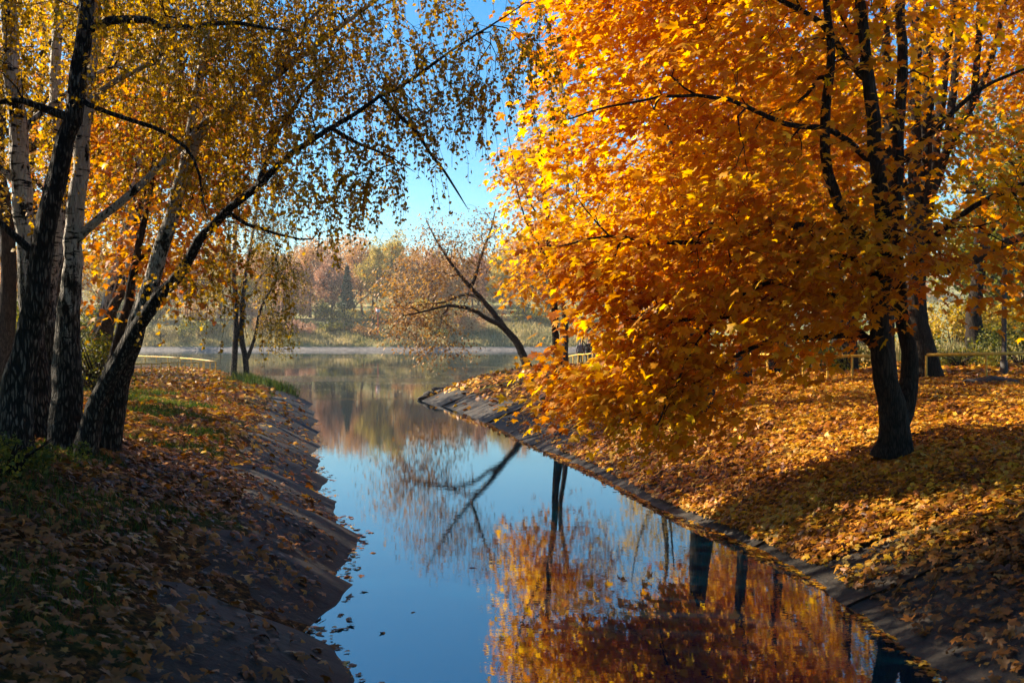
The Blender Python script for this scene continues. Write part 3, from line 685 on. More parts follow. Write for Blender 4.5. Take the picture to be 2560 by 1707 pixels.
# the two leaning birches that reach out over the channel
S5 = with_foot(stem([(205, 1085), (235, 1020), (285, 925), (345, 820), (400, 745), (455, 675), (500, 600), (560, 530), (645, 465), (730, 385), (830, 318), (950, 245), (1080, 165), (1200, 85), (1310, 10)], 14.2,
     [.17, .135, .115, .098, .083, .070, .059, .050, .043, .036, .030, .024, .018, .012, .007], -2.2))
grown('birch_tree', 'leaning birch whose long bough arches out over the water', foot(205, 1085, 14.2), [S5,
      stem([(560, 530), (620, 560), (700, 590), (780, 600)], 13.3, [.03, .025, .018, .01], -.4),
      stem([(830, 318), (900, 360), (980, 400), (1040, 430)], 12.9, [.03, .022, .015, .008]),
      stem([(950, 245), (1040, 330), (1110, 430), (1170, 520)], 12.6, [.03, .022, .015, .008]),
      stem([(645, 465), (690, 340), (760, 230), (860, 130)], 13.2, [.04, .03, .02, .01], .3)],
      [(-1.6, 12.6, 5.9, 1.6, 1.0, .8, 2.2), (-.3, 12.3, 6.5, 1.2, 1.0, .7, 1.9), (-3.1, 13, 5.3, 1.5, 1.1, 1.0, 2.2), (-2.6, 12.8, 6.9, 1.7, 1.1, .8, 1.4), (-3.9, 13.3, 4.0, 1.1, .9, .7, 1.1), (-2.2, 12.7, 4.9, .9, .7, .3, .7)], 400, 'hang', M['birch'], M['bark_birch_dark'], M['twig'], 55,
      group='birches of the left bank clump', size=.066, tpl=OVAL, L=(.25, 1.15), gap=.040, minz=3.2, sides=11, up=.3, filt=thin_top)
S6 = with_foot(stem([(262, 1055), (292, 960), (330, 850), (362, 755), (398, 640), (432, 530), (462, 420), (520, 310), (600, 255), (690, 192), (780, 122), (870, 60), (970, -20), (1080, -110)], 15.0,
     [.19, .155, .135, .12, .108, .098, .086, .072, .06, .05, .04, .032, .024, .012], -1.6))
grown('birch_tree', 'second leaning birch with white patches, bough rising to top centre', foot(262, 1055, 15.0), [S6,
      stem([(462, 420), (490, 250), (520, 100), (540, -80), (560, -250)], 14.6, [.08, .065, .05, .035, .02], .4),
      stem([(690, 192), (740, 100), (800, 20), (880, -100)], 13.8, [.04, .03, .02, .01])],
      [(-3.0, 14, 7.0, 1.9, 1.3, 1.1, 3), (-1.8, 13.5, 7.6, 1.4, 1.2, .8, .9), (-4.2, 14.4, 8.6, 2.2, 1.8, 1.6, 3), (-4.3, 14.4, 5.8, 1.3, 1.2, .9, 1.5), (-.4, 13.2, 8.3, 1.3, 1.0, .7, .5)], 420, 'hang', M['birch'], M['bark_birch'], M['twig'], 56,
      group='birches of the left bank clump', size=.066, tpl=OVAL, L=(.25, 1.0), gap=.038, minz=3.5, sides=11, up=.3, filt=thin_top)
print('birches', time.time()-T0)

# ------------------------------------------------------------------ 3. other grown trees
def simple_stems(base, h, r, lean=(0, 0), seed=0, forks=3, fz=.35):
    rg = np.random.default_rng(seed); b = np.asarray(base, float); top = b+np.array([lean[0], lean[1], h])
    n = 7; t = np.linspace(0, 1, n); pts = []
    for i, q in enumerate(t):
        w = b+(top-b)*q+(np.array([rg.normal(0, .03*h*.3), rg.normal(0, .03*h*.3), 0]) if 0 < i < n-1 else 0)
        pts.append(list(w)+[r*((1-q)**.8*.88+.08)*(1.35 if i == 0 else 1)])
    st = [pts]
    for k in range(forks):
        q = fz+rg.uniform(0, .3); p0 = b+(top-b)*q; az = rg.uniform(0, 6.28); l = h*rg.uniform(.35, .5)
        e = p0+np.array([math.cos(az)*l*.55, math.sin(az)*l*.55, l*.85]); m = (p0+e)/2+np.array([math.cos(az)*l*.1, math.sin(az)*l*.1, -l*.05])
        rr = r*(1-q)*.6; st.append([list(p0)+[rr], list(m)+[rr*.6], list(e)+[rr*.2]])
    return st
def std_tree(name, label, x, y, h, r, kind, lm, bark, seed, cw=None, czf=.6, chf=.42, natt=260, size=.2, per=12, lean=(0, 0), group=None, spread=.4, tpl=None, forks=3, L=(.5, 1.6), gap=.1, zlow=None, twig=None, nb=5, mid=1, sides=7, filt=None):
    z = hz(x, y)-.15; b = (x, y, z); cw = cw or h*.26
    st = simple_stems(b, h*.93, r, lean, seed, forks)
    cx, cyy = x+lean[0]*czf, y+lean[1]*czf
    rg = np.random.default_rng(seed+900); spec = [(cx, cyy, z+h*czf, cw*.8, cw*.8, h*chf*.95, 6)]
    for k in range(7):
        az = rg.uniform(0, 6.28); q = rg.uniform(-.75, .8); w = cw*(1-abs(q)*.45)*.62
        spec.append((cx+math.cos(az)*w, cyy+math.sin(az)*w, z+h*czf+q*h*chf*.8, cw*.42, cw*.42, h*chf*.28, 1.3))
    return grown(name, label, b, st, spec, natt, kind, lm, bark, twig or M['twig'], seed, group=group, per=per, size=size,
                 tpl=(MAP12 if kind == 'broad' else OVAL) if tpl is None else tpl, spread=spread, L=L, gap=gap, nb=nb, minz=z+h*.14, zcut=zlow, sides=sides, step=.5, tip=.005, mid=mid, filt=filt)

# second maple, lit from the left, just behind the first; more along the right bank
std_tree('maple_tree', 'bright yellow maple close behind the big golden maple, overhanging the bank', 4.6, 23.5, 12.5, .24, 'broad', M['maple2'], M['bark_maple'], 61, cw=4.6, czf=.58, chf=.42, natt=700, size=.19, per=13, spread=.32, lean=(-1.2, 0), nb=10)
std_tree('maple_tree', 'slim orange maple on the bank between the bright maple and the leaning willow', 1.9, 38, 10.5, .17, 'broad', M['maple2'], M['bark_maple'], 62, cw=3.0, natt=330, size=.24, per=11, spread=.4, lean=(-.8, 0))
std_tree('young_tree', 'thin pinkish-orange tree with sparse leaves behind the leaning willow', 2.6, 50, 15, .16, 'broad', M['pink'], M['bark_grey'], 63, cw=3.4, natt=420, size=.22, per=7, spread=.5, tpl=OVAL, twig=M['twig_red'])
# tree at the right fence with the heavy limb
zb = hz(11.9, 29)-.15
T2 = with_foot(stem([(2326, 965), (2314, 900), (2294, 810), (2288, 720), (2290, 640), (2286, 500), (2284, 330), (2288, 150), (2290, -50), (2300, -250)], 29.0, [.46, .34, .30, .29, .26, .18, .17, .15, .12, .06]))
grown('maple_tree', 'stout dark maple beside the right fence with a heavy limb reaching right', (T2[0][0], T2[0][1], T2[0][2]), [T2,
      stem([(2292, 680), (2312, 560), (2318, 400), (2318, 200), (2326, -20), (2340, -250)], 29, [.22, .20, .18, .16, .12, .05], .6),
      stem([(2308, 600), (2330, 450), (2345, 300), (2366, 120), (2392, -80), (2420, -260)], 29, [.17, .15, .14, .12, .09, .04], -.8),
      stem([(2316, 520), (2360, 400), (2380, 250), (2398, 60), (2430, -160)], 29, [.14, .12, .11, .09, .04], 1),
      stem([(2330, 440), (2420, 280), (2442, 140), (2450, -50), (2470, -200)], 29, [.12, .10, .09, .07, .04], -1),
      stem([(2420, 280), (2475, 150), (2510, 10), (2560, -150)], 29, [.09, .08, .065, .03], 1.5),
      stem([(2300, 665), (2360, 672), (2450, 640), (2560, 592), (2700, 520), (2850, 480)], 29, [.22, .19, .16, .13, .09, .04], -2),
      stem([(2310, 560), (2250, 450), (2180, 330), (2120, 180), (2080, 0)], 29, [.15, .13, .10, .07, .04], 2)],
      [(13, 30, 12, 6, 5, 5, 6), (16, 28, 9, 4, 3.5, 2.5, 2), (10, 31, 9, 3.5, 3, 3, 2)], 480, 'broad', M['orange'], M['bark_maple'], M['twig'], 64, per=11, size=.2, spread=.4, minz=5, step=.5)
# leaning willow on the point
WD = 50.0
w0 = with_foot(stem([(1322, 902), (1300, 868), (1262, 820), (1215, 760), (1160, 700), (1115, 640), (1085, 590), (1068, 555)], WD, [.20, .18, .15, .125, .095, .065, .04, .02]))
grown('willow_tree', 'leaning half-bare willow reaching low over the water from the right point', (w0[0][0], w0[0][1], w0[0][2]), [w0,
      stem([(1262, 820), (1225, 800), (1180, 775), (1120, 765), (1050, 780), (1000, 790)], WD, [.13, .11, .09, .07, .04, .02], -2.5),
      stem([(1215, 760), (1170, 735), (1110, 755), (1060, 760), (1010, 775)], WD, [.10, .08, .06, .04, .02], 2),
      stem([(1180, 720), (1200, 650), (1225, 580), (1240, 520)], WD, [.10, .07, .05, .02], 1.5)],
      [(-4.0, 50, 5.6, 2.6, 2.8, 2.6, 5), (-3.0, 50, 7.6, 2.6, 2.5, 1.8, 3), (-4.9, 49.5, 3.4, 2.2, 2.4, 1.4, 3), (-5.9, 49.5, 5.0, 1.6, 2, 1.7, 1.6), (-1.2, 50, 8.0, 1.8, 2, 1.6, 1.2), (-3.2, 49, 2.2, 1.8, 2.0, .9, 1.2)], 800, 'broad', M['willow'], M['bark_grey'], M['twig_red'], 65,
      per=9, size=.17, tpl=OVAL*np.array([.8, 1]), spread=.4, minz=2.4, nb=12, step=.4, tip=.009, zcut=.7)
# weeping birch at the tip of the left shore (two trunks)
bx_, by_ = -16.9, 60.5
zb = hz(bx_, by_)-.1
BD = 60.5
grown('birch_tree', 'twin-trunked weeping birch at the tip of the left shore', (bx_, by_, zb), [
      with_foot(stem([(584, 945), (587, 880), (590, 780), (585, 680), (590, 560), (600, 420), (610, 300), (620, 200)], BD, [.17, .17, .15, .13, .11, .08, .05, .03])),
      with_foot(stem([(618, 950), (614, 900), (603, 840), (606, 780), (612, 700), (630, 600), (650, 480), (680, 380)], BD, [.20, .21, .17, .13, .11, .09, .06, .03])),
      stem([(614, 905), (635, 850), (650, 780), (680, 720), (720, 660)], BD, [.12, .09, .07, .05, .02], -1)],
      [(-15.5, 60, 10.5, 3.0, 3, 3.6, 5), (-16.5, 60, 14, 2.4, 2.4, 3, 2.5), (-13.8, 59.5, 6.5, 1.8, 2, 2.2, 2.6), (-17.6, 60, 6.5, 1.6, 2, 1.8, 1.2), (-13.9, 59, 3.8, 1.4, 1.4, 1.0, 1.1)], 560, 'hang', M['birch2'], M['bark_birch_dark'], M['twig'], 66,
      size=.12, tpl=OVAL, L=(.8, 2.6), gap=.1, minz=3, nb=10, step=.5, tip=.007, zcut=2.2)
print('special', time.time()-T0)

# left bank trees behind the birch clump
LB = [
 ('maple_tree', 'young orange maple low behind the leaning birches', -8.7, 21, 8.0, .12, 'broad', 'orange', 'bark_maple', dict(lean=(1.6, 0), cw=2.6, czf=.56, natt=240, size=.19, per=12, spread=.35)),
 ('maple_tree', 'orange maple further along the left bank, its low branch showing before the twin birch', -12.4, 29, 12.0, .18, 'broad', 'orange', 'bark_grey', dict(cw=3.9, natt=330, size=.22, per=11, lean=(3.4, 0))),
 ('lime_tree', 'yellow lime tree with dark trunk behind the white birch', -13.8, 27, 14.5, .26, 'broad', 'yellow', 'bark_grey', dict(cw=3.6, natt=270, size=.17, per=12, tpl=OVAL)),
 ('birch_tree', 'slender birch with a pale trunk standing behind the leaning pair', -10.2, 24.5, 16, .15, 'hang', 'birch', 'bark_birch', dict(cw=3.4, natt=420, size=.09, gap=.045, L=(.4, 1.4), lean=(2.8, 0))),
 ('birch_tree', 'white birch back from the water near the left fence', -14.2, 33, 17, .19, 'hang', 'birch', 'bark_birch', dict(cw=3.8, natt=420, size=.12, gap=.07, L=(.6, 1.8), lean=(3.2, 0))),
 ('maple_tree', 'broad golden maple behind the old birches at the left edge', -18, 26, 15, .3, 'broad', 'maple2', 'bark_maple', dict(cw=4.4, natt=290, size=.22, per=12)),
 ('lime_tree', 'tall yellow lime filling the gap above the left fence', -20, 42, 19, .32, 'broad', 'yellow', 'bark_grey', dict(cw=4.6, natt=300, size=.24, per=11, tpl=OVAL)),
 ('oak_tree', 'olive and yellow oak standing inside the left fence', -27, 38, 17, .4, 'broad', 'olive', 'bark_grey', dict(cw=5.5, natt=420, size=.24, per=12, tpl=OVAL)),
 ('maple_tree', 'amber maple beside the left shore rail', -25, 56, 15, .28, 'broad', 'orange', 'bark_grey', dict(cw=5, natt=380, size=.28, per=11)),
 ('lime_tree', 'yellow tree far left beyond the shore rail', -38, 62, 19, .35, 'broad', 'yellow', 'bark_grey', dict(cw=6, natt=380, size=.32, per=11, tpl=OVAL)),
 ('birch_tree', 'airy birch whose crown shows over the twin birch', -19.2, 47, 19, .2, 'hang', 'birch', 'bark_birch', dict(cw=3.8, natt=420, size=.16, gap=.09, L=(.8, 2.2), lean=(3.0, 0))),
 ('oak_tree', 'dark trunked oak at the far left edge', -15.2, 20.5, 13, .3, 'broad', 'yellow', 'bark_maple', dict(cw=3.6, natt=320, size=.17, per=12, tpl=OVAL)),
 ('maple_tree', 'tall amber maple deep in the left wood', -33, 50, 18, .35, 'broad', 'maple2', 'bark_grey', dict(cw=6, natt=380, size=.3, per=11)),
 ('lime_tree', 'golden lime with a leaning trunk rising behind the long arching boughs', -15.9, 38, 18, .26, 'broad', 'yellow', 'bark_grey', dict(cw=4.6, natt=520, size=.2, per=12, tpl=OVAL, lean=(3.4, 0), czf=.66, chf=.34)),
 ('birch_tree', 'tall birch close behind the white birch, crown filling the upper left', -11.5, 19.8, 17, .17, 'hang', 'birch', 'bark_birch', dict(cw=3.6, natt=460, size=.075, gap=.035, L=(.3, 1.2), lean=(1.8, 0), czf=.62, chf=.36)),
 ('maple_tree', 'golden maple between the lime and the shore rail', -16.5, 35.5, 15, .24, 'broad', 'maple2', 'bark_grey', dict(cw=4.2, natt=280, size=.23, per=12, lean=(1.5, 0))),
 # stand on the left near the bridge, out of the frame, and shade the foreground
 ('maple_tree', 'broad maple on the left bank beside the bridge', -10.4, 9.6, 14, .3, 'broad', 'maple2', 'bark_maple', dict(cw=4.6, natt=900, size=.22, per=17, czf=.56, chf=.46)),
 ('lime_tree', 'lime tree on the left bank by the bridge end', -15.0, 11.5, 17, .34, 'broad', 'yellow', 'bark_grey', dict(cw=5.4, natt=850, size=.24, per=17, tpl=MAP12, czf=.52, chf=.48)),
 ('oak_tree', 'oak beside the path at the left bridge end', -10.0, 2.5, 15, .34, 'broad', 'olive', 'bark_grey', dict(cw=4.8, natt=700, size=.25, per=15, tpl=MAP12, czf=.54, chf=.46)),
]
for i, (nm, lb, x, y, h, r, kd, lm, bk, kw) in enumerate(LB):
    if x < -13 and 24 < y < 45: kw['zlow'] = 5.6
    std_tree(nm, lb, x, y, h, r, kd, M[lm], M[bk], 700+i*7, filt=(thin_top if y > 14 else None), **kw)
print('left trees', time.time()-T0)
# wood on the right, behind the fence
RB = [
 ('maple_tree', 'golden maple directly behind the big maple stems', 9.6, 25.6, 16, .22, 'broad', 'maple2', 'bark_maple', dict(cw=4.2, natt=480, size=.2, per=12, czf=.7, chf=.34)),
 ('maple_tree', 'dense orange maple low on the bank behind the golden crown', 6.6, 28.5, 12, .2, 'broad', 'orange', 'bark_maple', dict(cw=4.0, natt=480, size=.21, per=12, czf=.52, chf=.42)),
 ('maple_tree', 'amber maple beyond the fence corner, seen under the golden boughs', 8.9, 34, 13, .22, 'broad', 'maple2', 'bark_maple', dict(cw=4.2, natt=460, size=.23, per=12, czf=.5, chf=.42)),
 ('maple_tree', 'tall amber maple filling the upper right corner', 17.5, 30, 18, .26, 'broad', 'maple2', 'bark_maple', dict(cw=5.0, natt=520, size=.22, per=12, czf=.66, chf=.36)),
 ('lime_tree', 'olive yellow lime crown low behind the right fence', 20.0, 37, 13, .26, 'broad', 'olive', 'bark_maple', dict(cw=4.8, natt=460, size=.2, per=13, tpl=OVAL, czf=.58, chf=.4)),
 ('maple_tree', 'orange maple right of the stout maple, its stems dark against leaves', 15.5, 24, 13, .22, 'broad', 'orange', 'bark_maple', dict(cw=4.4, natt=330, size=.19, per=11, czf=.68, chf=.34)),
 ('oak_tree', 'spreading oak beyond the fence with a low crooked limb', 22.5, 48, 15, .42, 'broad', 'olive', 'bark_maple', dict(cw=6, natt=460, size=.24, per=12, tpl=OVAL, czf=.62, chf=.4)),
 ('oak_tree', 'dark oak at the right edge beyond the fence', 28, 52, 16, .4, 'broad', 'olive', 'bark_maple', dict(cw=6, natt=420, size=.26, per=12, tpl=OVAL)),
 ('lime_tree', 'olive lime behind the fence left of the sunlit clearing', 14.5, 44, 15, .3, 'broad', 'olive', 'bark_maple', dict(cw=4.2, natt=380, size=.24, per=12, tpl=OVAL)),
 ('lime_tree', 'yellow lime showing through the golden maple crown', 9.6, 41, 16, .28, 'broad', 'yellow', 'bark_grey', dict(cw=4.6, natt=420, size=.24, per=12, tpl=OVAL)),
 ('maple_tree', 'amber maple beyond the curve of the right fence', 12.0, 35.5, 13, .25, 'broad', 'maple2', 'bark_maple', dict(cw=4.0, natt=330, size=.22, per=11)),
 ('lime_tree', 'yellow green tree on the right beside the lake path', 10, 66, 17, .3, 'broad', 'yellow', 'bark_grey', dict(cw=5.5, natt=380, size=.3, per=11, tpl=OVAL)),
 ('maple_tree', 'rusty maple back from the lake path', 17, 62, 16, .3, 'broad', 'orange', 'bark_grey', dict(cw=5, natt=330, size=.3, per=11)),
 ('young_tree', 'bare-topped pinkish tree behind the golden maples', 19, 34, 17, .22, 'broad', 'pink', 'bark_grey', dict(cw=4.6, natt=380, size=.17, per=7, tpl=OVAL, czf=.72, chf=.3)),
 ('lime_tree', 'far yellow tree closing the wood on the right', 40, 82, 19, .4, 'broad', 'yellow', 'bark_grey', dict(cw=8, natt=380, size=.4, per=12, tpl=OVAL)),
 ('lime_tree', 'broad yellow tree behind the clearing', 30, 92, 18, .4, 'broad', 'yellow', 'bark_grey', dict(cw=8, natt=380, size=.42, per=12, tpl=OVAL)),
 ('oak_tree', 'tall olive oak left of the clearing, far back', 21, 84, 18, .4, 'broad', 'olive', 'bark_grey', dict(cw=6.5, natt=360, size=.4, per=12, tpl=OVAL)),
 ('oak_tree', 'dark oak deep in the wood at the right edge', 38, 62, 18, .4, 'broad', 'olive', 'bark_maple', dict(cw=7, natt=360, size=.34, per=12, tpl=OVAL)),
]
for i, (nm, lb, x, y, h, r, kd, lm, bk, kw) in enumerate(RB):
    std_tree(nm, lb, x, y, h, r, kd, M[lm], M[bk], 900+i*7, **kw)
std_tree('birch_tree', 'small white birch at the left edge of the sunlit clearing', 20.2, 58, 9, .13, 'hang', M['birch2'], M['bark_birch'], 990, cw=2, natt=140, size=.13, gap=.12, czf=.7, chf=.28)
print('right trees', time.time()-T0)

# ------------------------------------------------------------------ 4. far shore trees, copies of a few kinds
def blob_tree(name, mat, bark, seed, h, cw, n, size, conic=False, czf=.58, chf=.42, sparse=False):
    rg = np.random.default_rng(seed); root = empty(name, (0, 0, 0))
    st = simple_stems((0, 0, -.3), h*.9, h*.014+.05, (rg.normal(0, .5), 0), seed, 5, .2)
    P_, R_, I_ = [], [], []
    for k, s_ in enumerate(st):
        c = catmull(s_, 1.2); P_.append(c[:, :3]); R_.append(c[:, 3]); I_.append(np.full(len(c), k))
    V, Fq = tubes(P_[0], R_[0], np.zeros(len(P_[0]), int), 6); mesh_np('trunk', V, Fq, 4, bark, root, smooth=True)
    bp = list(P_[1:]); br = list(R_[1:])
    for k in range(60 if sparse else 30):
        s0 = st[rg.integers(0, len(st))]; p0 = np.array(s0[rg.integers(1, len(s0))][:3]); az = rg.uniform(0, 6.28); l = rg.uniform(.15, .3)*h
        e = p0+np.array([math.cos(az)*l*.5, math.sin(az)*l*.5, l*.8]); bp.append(np.array([p0, (p0+e)/2+rg.normal(0, .15, 3), e])); br.append(np.array([.06, .04, .012]))
    V, Fq = tubes(np.concatenate(bp), np.concatenate(br), np.concatenate([np.full(len(b_), k) for k, b_ in enumerate(bp)]), 4)
    mesh_np('branch', V, Fq, 4, bark, root)
    if conic:
        z = rg.uniform(.08, 1, n)**.8*1; rr = cw*(1-z)*(.35+.65*rg.uniform(0, 1, n)**.5)*(1+.25*np.sin(z*40)); az = rg.uniform(0, 6.28, n)
        p = np.stack([rr*np.cos(az), rr*np.sin(az), z*h-rr*.25], -1)
    else:
        nl = 26; lob = ellipsoids(rg, [(0, 0, h*czf, cw*.78, cw*.78, h*chf*.82, 1)], nl, .5)
        taper = 1-.45*np.clip((lob[:, 2]-h*czf)/(h*chf), 0, 1); lob[:, :2] *= taper[:, None]
        lr = cw*rg.uniform(.22, .42, nl)
        k = rg.integers(0, nl, n); d = unit(rg.normal(size=(n, 3))*np.array([1, 1, 1.2]))
        p = lob[k]+d*(lr[k]*rg.uniform(.3, 1.08, n)**.5)[:, None]
    V, Fc = leaves(OVAL, p, rg.normal(size=(n, 3)), rg.normal(size=(n, 3)), size*rg.uniform(.5, 1.3, n), .2, .1, seed)
    add_crown('crown', V, Fc, mat, root, (0, 0, 0)); return root
def copy_tree(o, parent=None):
    c = o.copy(); C.objects.link(c); c.parent = parent
    for ch in list(o.children):
        k = ch.copy(); C.objects.link(k); k.parent = c
    return c
protos = {
 'pink': blob_tree('far_tree', M['pink'], M['bark_grey'], 1, 17, 5.5, 7000, .42, sparse=True),
 'orange': blob_tree('far_tree', M['farorange'], M['bark_grey'], 2, 18, 5.6, 7000, .42),
 'yellow': blob_tree('far_tree', M['faryellow'], M['bark_grey'], 3, 20, 4.6, 6500, .40),
 'pink2': blob_tree('far_tree', M['pink'], M['bark_grey'], 4, 13, 5.2, 6500, .36, sparse=True, czf=.55),
 'green': blob_tree('far_tree', M['olive'], M['bark_grey'], 5, 15, 5.2, 6000, .42),
 'conifer': blob_tree('conifer_tree', M['conifer'], M['bark_grey'], 6, 12.5, 2.6, 4500, .45, conic=True),
}
used = set()
KW = {'pink': 'rusty pink tree', 'pink2': 'low rusty pink tree', 'orange': 'pale orange tree', 'yellow': 'tall yellow-green tree', 'green': 'olive tree', 'conifer': 'dark green conifer'}
FT = [  # (photo x, depth, kind, scale, label tail)
 (60, 226, 'orange', 1.0, 'far beyond the left edge of the wood'), (160, 220, 'pink', 1.0, 'across the lake behind the left birch clump'), (250, 232, 'yellow', .95, 'across the lake seen between left trunks'),
 (330, 218, 'green', .9, 'low on the far shore at the left end of the pale strip'), (400, 228, 'orange', 1.0, 'on the far shore above the left rail corner'), (470, 221, 'pink', .95, 'far shore, just left of the twin birch'),
 (545, 234, 'yellow', 1.05, 'far shore, behind the twin birch trunks'), (610, 222, 'green', .75, 'low, far shore, right behind the twin birch'), (665, 230, 'orange', 1.0, 'far shore, right of the twin birch crown'),
 (735, 217, 'pink2', 1.1, 'far shore, nearest to the water left of the conifer'), (775, 236, 'orange', 1.12, 'far shore, tallest left of the conifer'), (830, 224, 'pink', .95, 'far shore, beside the conifer on its left'),
 (868, 219, 'conifer', 1.0, 'among rusty trees on the far shore'), (905, 238, 'orange', 1.1, 'far shore, behind the red sign'), (940, 228, 'yellow', .98, 'far shore, above the red sign'), (985, 240, 'yellow', 1.12, 'far shore, highest crown right of the sign'),
 (1030, 226, 'orange', .95, 'far shore, behind the yellow bush'), (1085, 233, 'pink', 1.08, 'far shore, behind the willow tips'), (1140, 224, 'orange', .95, 'far shore, behind the willow crown'), (1195, 238, 'pink', 1.15, 'far shore, behind the willow trunk'),
 (1250, 226, 'yellow', .9, 'far shore, left of the thin pink tree'), (1310, 232, 'orange', 1.05, 'far shore, behind the golden maple edge'), (1375, 224, 'green', 1.0, 'far shore, just inside the golden maple'), (1440, 236, 'orange', 1.1, 'far shore, above the two walkers'),
 (1520, 226, 'pink', 1.0, 'far shore, right of the walkers'), (1610, 234, 'yellow', 1.05, 'far shore, behind the low golden boughs'), (1710, 226, 'orange', 1.0, 'far shore, behind the middle of the golden maple'), (1820, 236, 'green', 1.1, 'far shore, left of the fence end'),
 (1930, 228, 'yellow', 1.0, 'far shore, above the fence end'), (-60, 236, 'yellow', 1.1, 'far shore, left of the frame')]
BW = ['behind the far left wood', 'behind the old dark birch', 'behind the white birch', 'behind the first leaning birch', 'left above the corner of the shore rail', 'right above the corner of the shore rail', 'just left of the twin birch crown', 'just right of the twin birch crown',
      'between twin birch and conifer', 'directly behind the conifer', 'a little right of the red sign', 'over the bright yellow bush', 'between yellow bush and willow crown', 'straight behind the willow crown', 'behind the willow trunk foot',
      'behind the slim orange maple', 'behind the two walkers', 'deep behind the bright yellow maple', 'behind the low golden boughs', 'behind the middle maple stems', 'behind the big maple trunk', 'behind the stout maple']
BACK = ['orange', 'pink', 'yellow', 'orange', 'green', 'pink', 'orange', 'yellow']
for k in range(22):
    FT.append((20+k*88+(k*37) % 31, 256+(k*53) % 22, BACK[(k*5) % 8], 1.0+.1*math.sin(k*2.3), 'in the back row, '+BW[k]))
for i, (px, D, kd, sc, tail) in enumerate(FT):
    o = protos[kd] if kd not in used else copy_tree(protos[kd]); used.add(kd)
    x = (px-1280)/F*D; o.location = (x, D, hz(x, D)-.1)
    o.rotation_euler = (0, 0, 0 if kd == 'conifer' else i*1.3); o.scale = (sc*1.05, sc*1.05, sc)
    tag(o, KW[kd]+' '+tail, 'tree', 'trees on the far shore of the lake')
print('far trees', time.time()-T0)

WOOD = [('green', 26, 108, 1.0, 'olive tree at the back of the right wood, left of the clearing'), ('yellow', 38, 112, 1.0, 'yellow tree at the back of the clearing'), ('orange', 52, 104, 1.0, 'orange tree at the back right of the clearing'),
        ('green', 48, 88, 1.1, 'olive tree right of the clearing'), ('green', 60, 118, 1.1, 'olive tree deep in the right wood'), ('orange', 16, 100, .85, 'orange tree on the lake path right of the walkers'), ('yellow', 66, 96, 1.0, 'yellow tree at the right edge of the wood'),
        ('green', 34, 72, .8, 'olive tree between clearing and right edge'), ('green', -46, 66, 1.0, 'olive tree at the left edge behind the shore fence'), ('orange', -52, 80, 1.0, 'orange tree on the shore beyond the left birches'), ('yellow', -42, 48, .9, 'yellow tree at the left edge behind the old birch'), ('green', -60, 92, 1.1, 'olive tree on the left shore far back')]
for i, (kd, x, y, sc, lb) in enumerate(WOOD):
    o = copy_tree(protos[kd]); o.location = (x, y, hz(x, y)-.1); o.rotation_euler = (0, 0, i*1.9); o.scale = (sc, sc, sc); tag(o, lb, 'tree', 'trees closing the woods')
    if 'name' and kd: o.name = 'wood_tree'
# trees by the bridge, copies of the lime, shading the foreground from the right and from behind the camera
by = [o for o in C.objects if o.get('label') == 'lime tree on the left bank by the bridge end'][0]
for i, (x, y, lb) in enumerate([(11.5, 3.5, 'lime tree on the right bank beside the bridge'), (10.5, -7, 'lime tree on the right bank past the bridge'), (-9.5, -7.5, 'lime tree on the left bank past the bridge'), (-8.5, -17, 'lime tree on the left bank furthest past the bridge'), (-12.6, 12.3, 'lime tree beside the old birches just outside the left edge')]):
    o = copy_tree(by); o.location = (x, y, hz(x, y)-.1); o.rotation_euler = (0, 0, 1.1+i*1.7); tag(o, lb, 'tree', 'lime trees round the bridge')
# wood beyond the back row, reads as one mass
r = np.random.default_rng(321); n = 42000; x = r.uniform(-190, 130, n); d_ = r.uniform(285, 325, n)
top = 13+3*np.sin(x*.09)+2.2*np.sin(x*.23+1)+1.3*np.sin(x*.61)+np.sin(x*1.7)
V, Fc = leaves(OVAL, np.stack([x, d_, height(x, d_)+top*r.uniform(0, 1, n)**.6], -1), r.normal(size=(n, 3)), r.normal(size=(n, 3)), r.uniform(.5, 1.3, n), .1, .1, 5)
tag(mesh_np('distant_wood', V, Fc, 3, M['farorange']), 'distant orange wood behind the far shore trees', 'wood', kind='stuff')
# bushes
def bush(name, label, x, y, w, h, mat, n, size, seed, group=None, z0=0):
    rg = np.random.default_rng(seed); z = hz(x, y)+z0; root = empty(name, (x, y, z), label=label, cat='bush', group=group)
    P_, R_, I_ = [], [], []
    for k in range(16):
        az = rg.uniform(0, 6.28); e = np.array([math.cos(az)*w*.7, math.sin(az)*w*.6, h*rg.uniform(.6, .95)]); m = e*np.array([.4, .4, .55])
        P_.append(np.array([[0, 0, -.1], m, e])+rg.normal(0, .03, (3, 3))); R_.append(np.array([.03, .02, .006])*max(1, h/2)); I_.append(np.full(3, k))
    V, Fq = tubes(np.concatenate(P_), np.concatenate(R_), np.concatenate(I_), 4); mesh_np('stem', V, Fq, 4, M['twig'], root)
    nl = 14; lob = np.stack([rg.normal(0, w*.42, nl), rg.normal(0, w*.38, nl), rg.uniform(.2, .8, nl)*h], -1); lr = rg.uniform(.22, .38, nl)*min(w, h)*1.1
    k = rg.integers(0, nl, n); p = lob[k]+unit(rg.normal(size=(n, 3)))*(lr[k]*rg.uniform(.2, 1.1, n)**.5)[:, None]; p[:, 2] = np.abs(p[:, 2])
    V, Fc = leaves(OVAL, p, rg.normal(size=(n, 3))+[0, 0, -.3], rg.normal(size=(n, 3))+[0, 0, .5], size*rg.uniform(.5, 1.2, n), .2, .1, seed)
    o = mesh_np('foliage', V, Fc, 3, mat, root); o['kind'] = 'stuff'; return root
def at(px, D): return (px-1280)/F*D, D
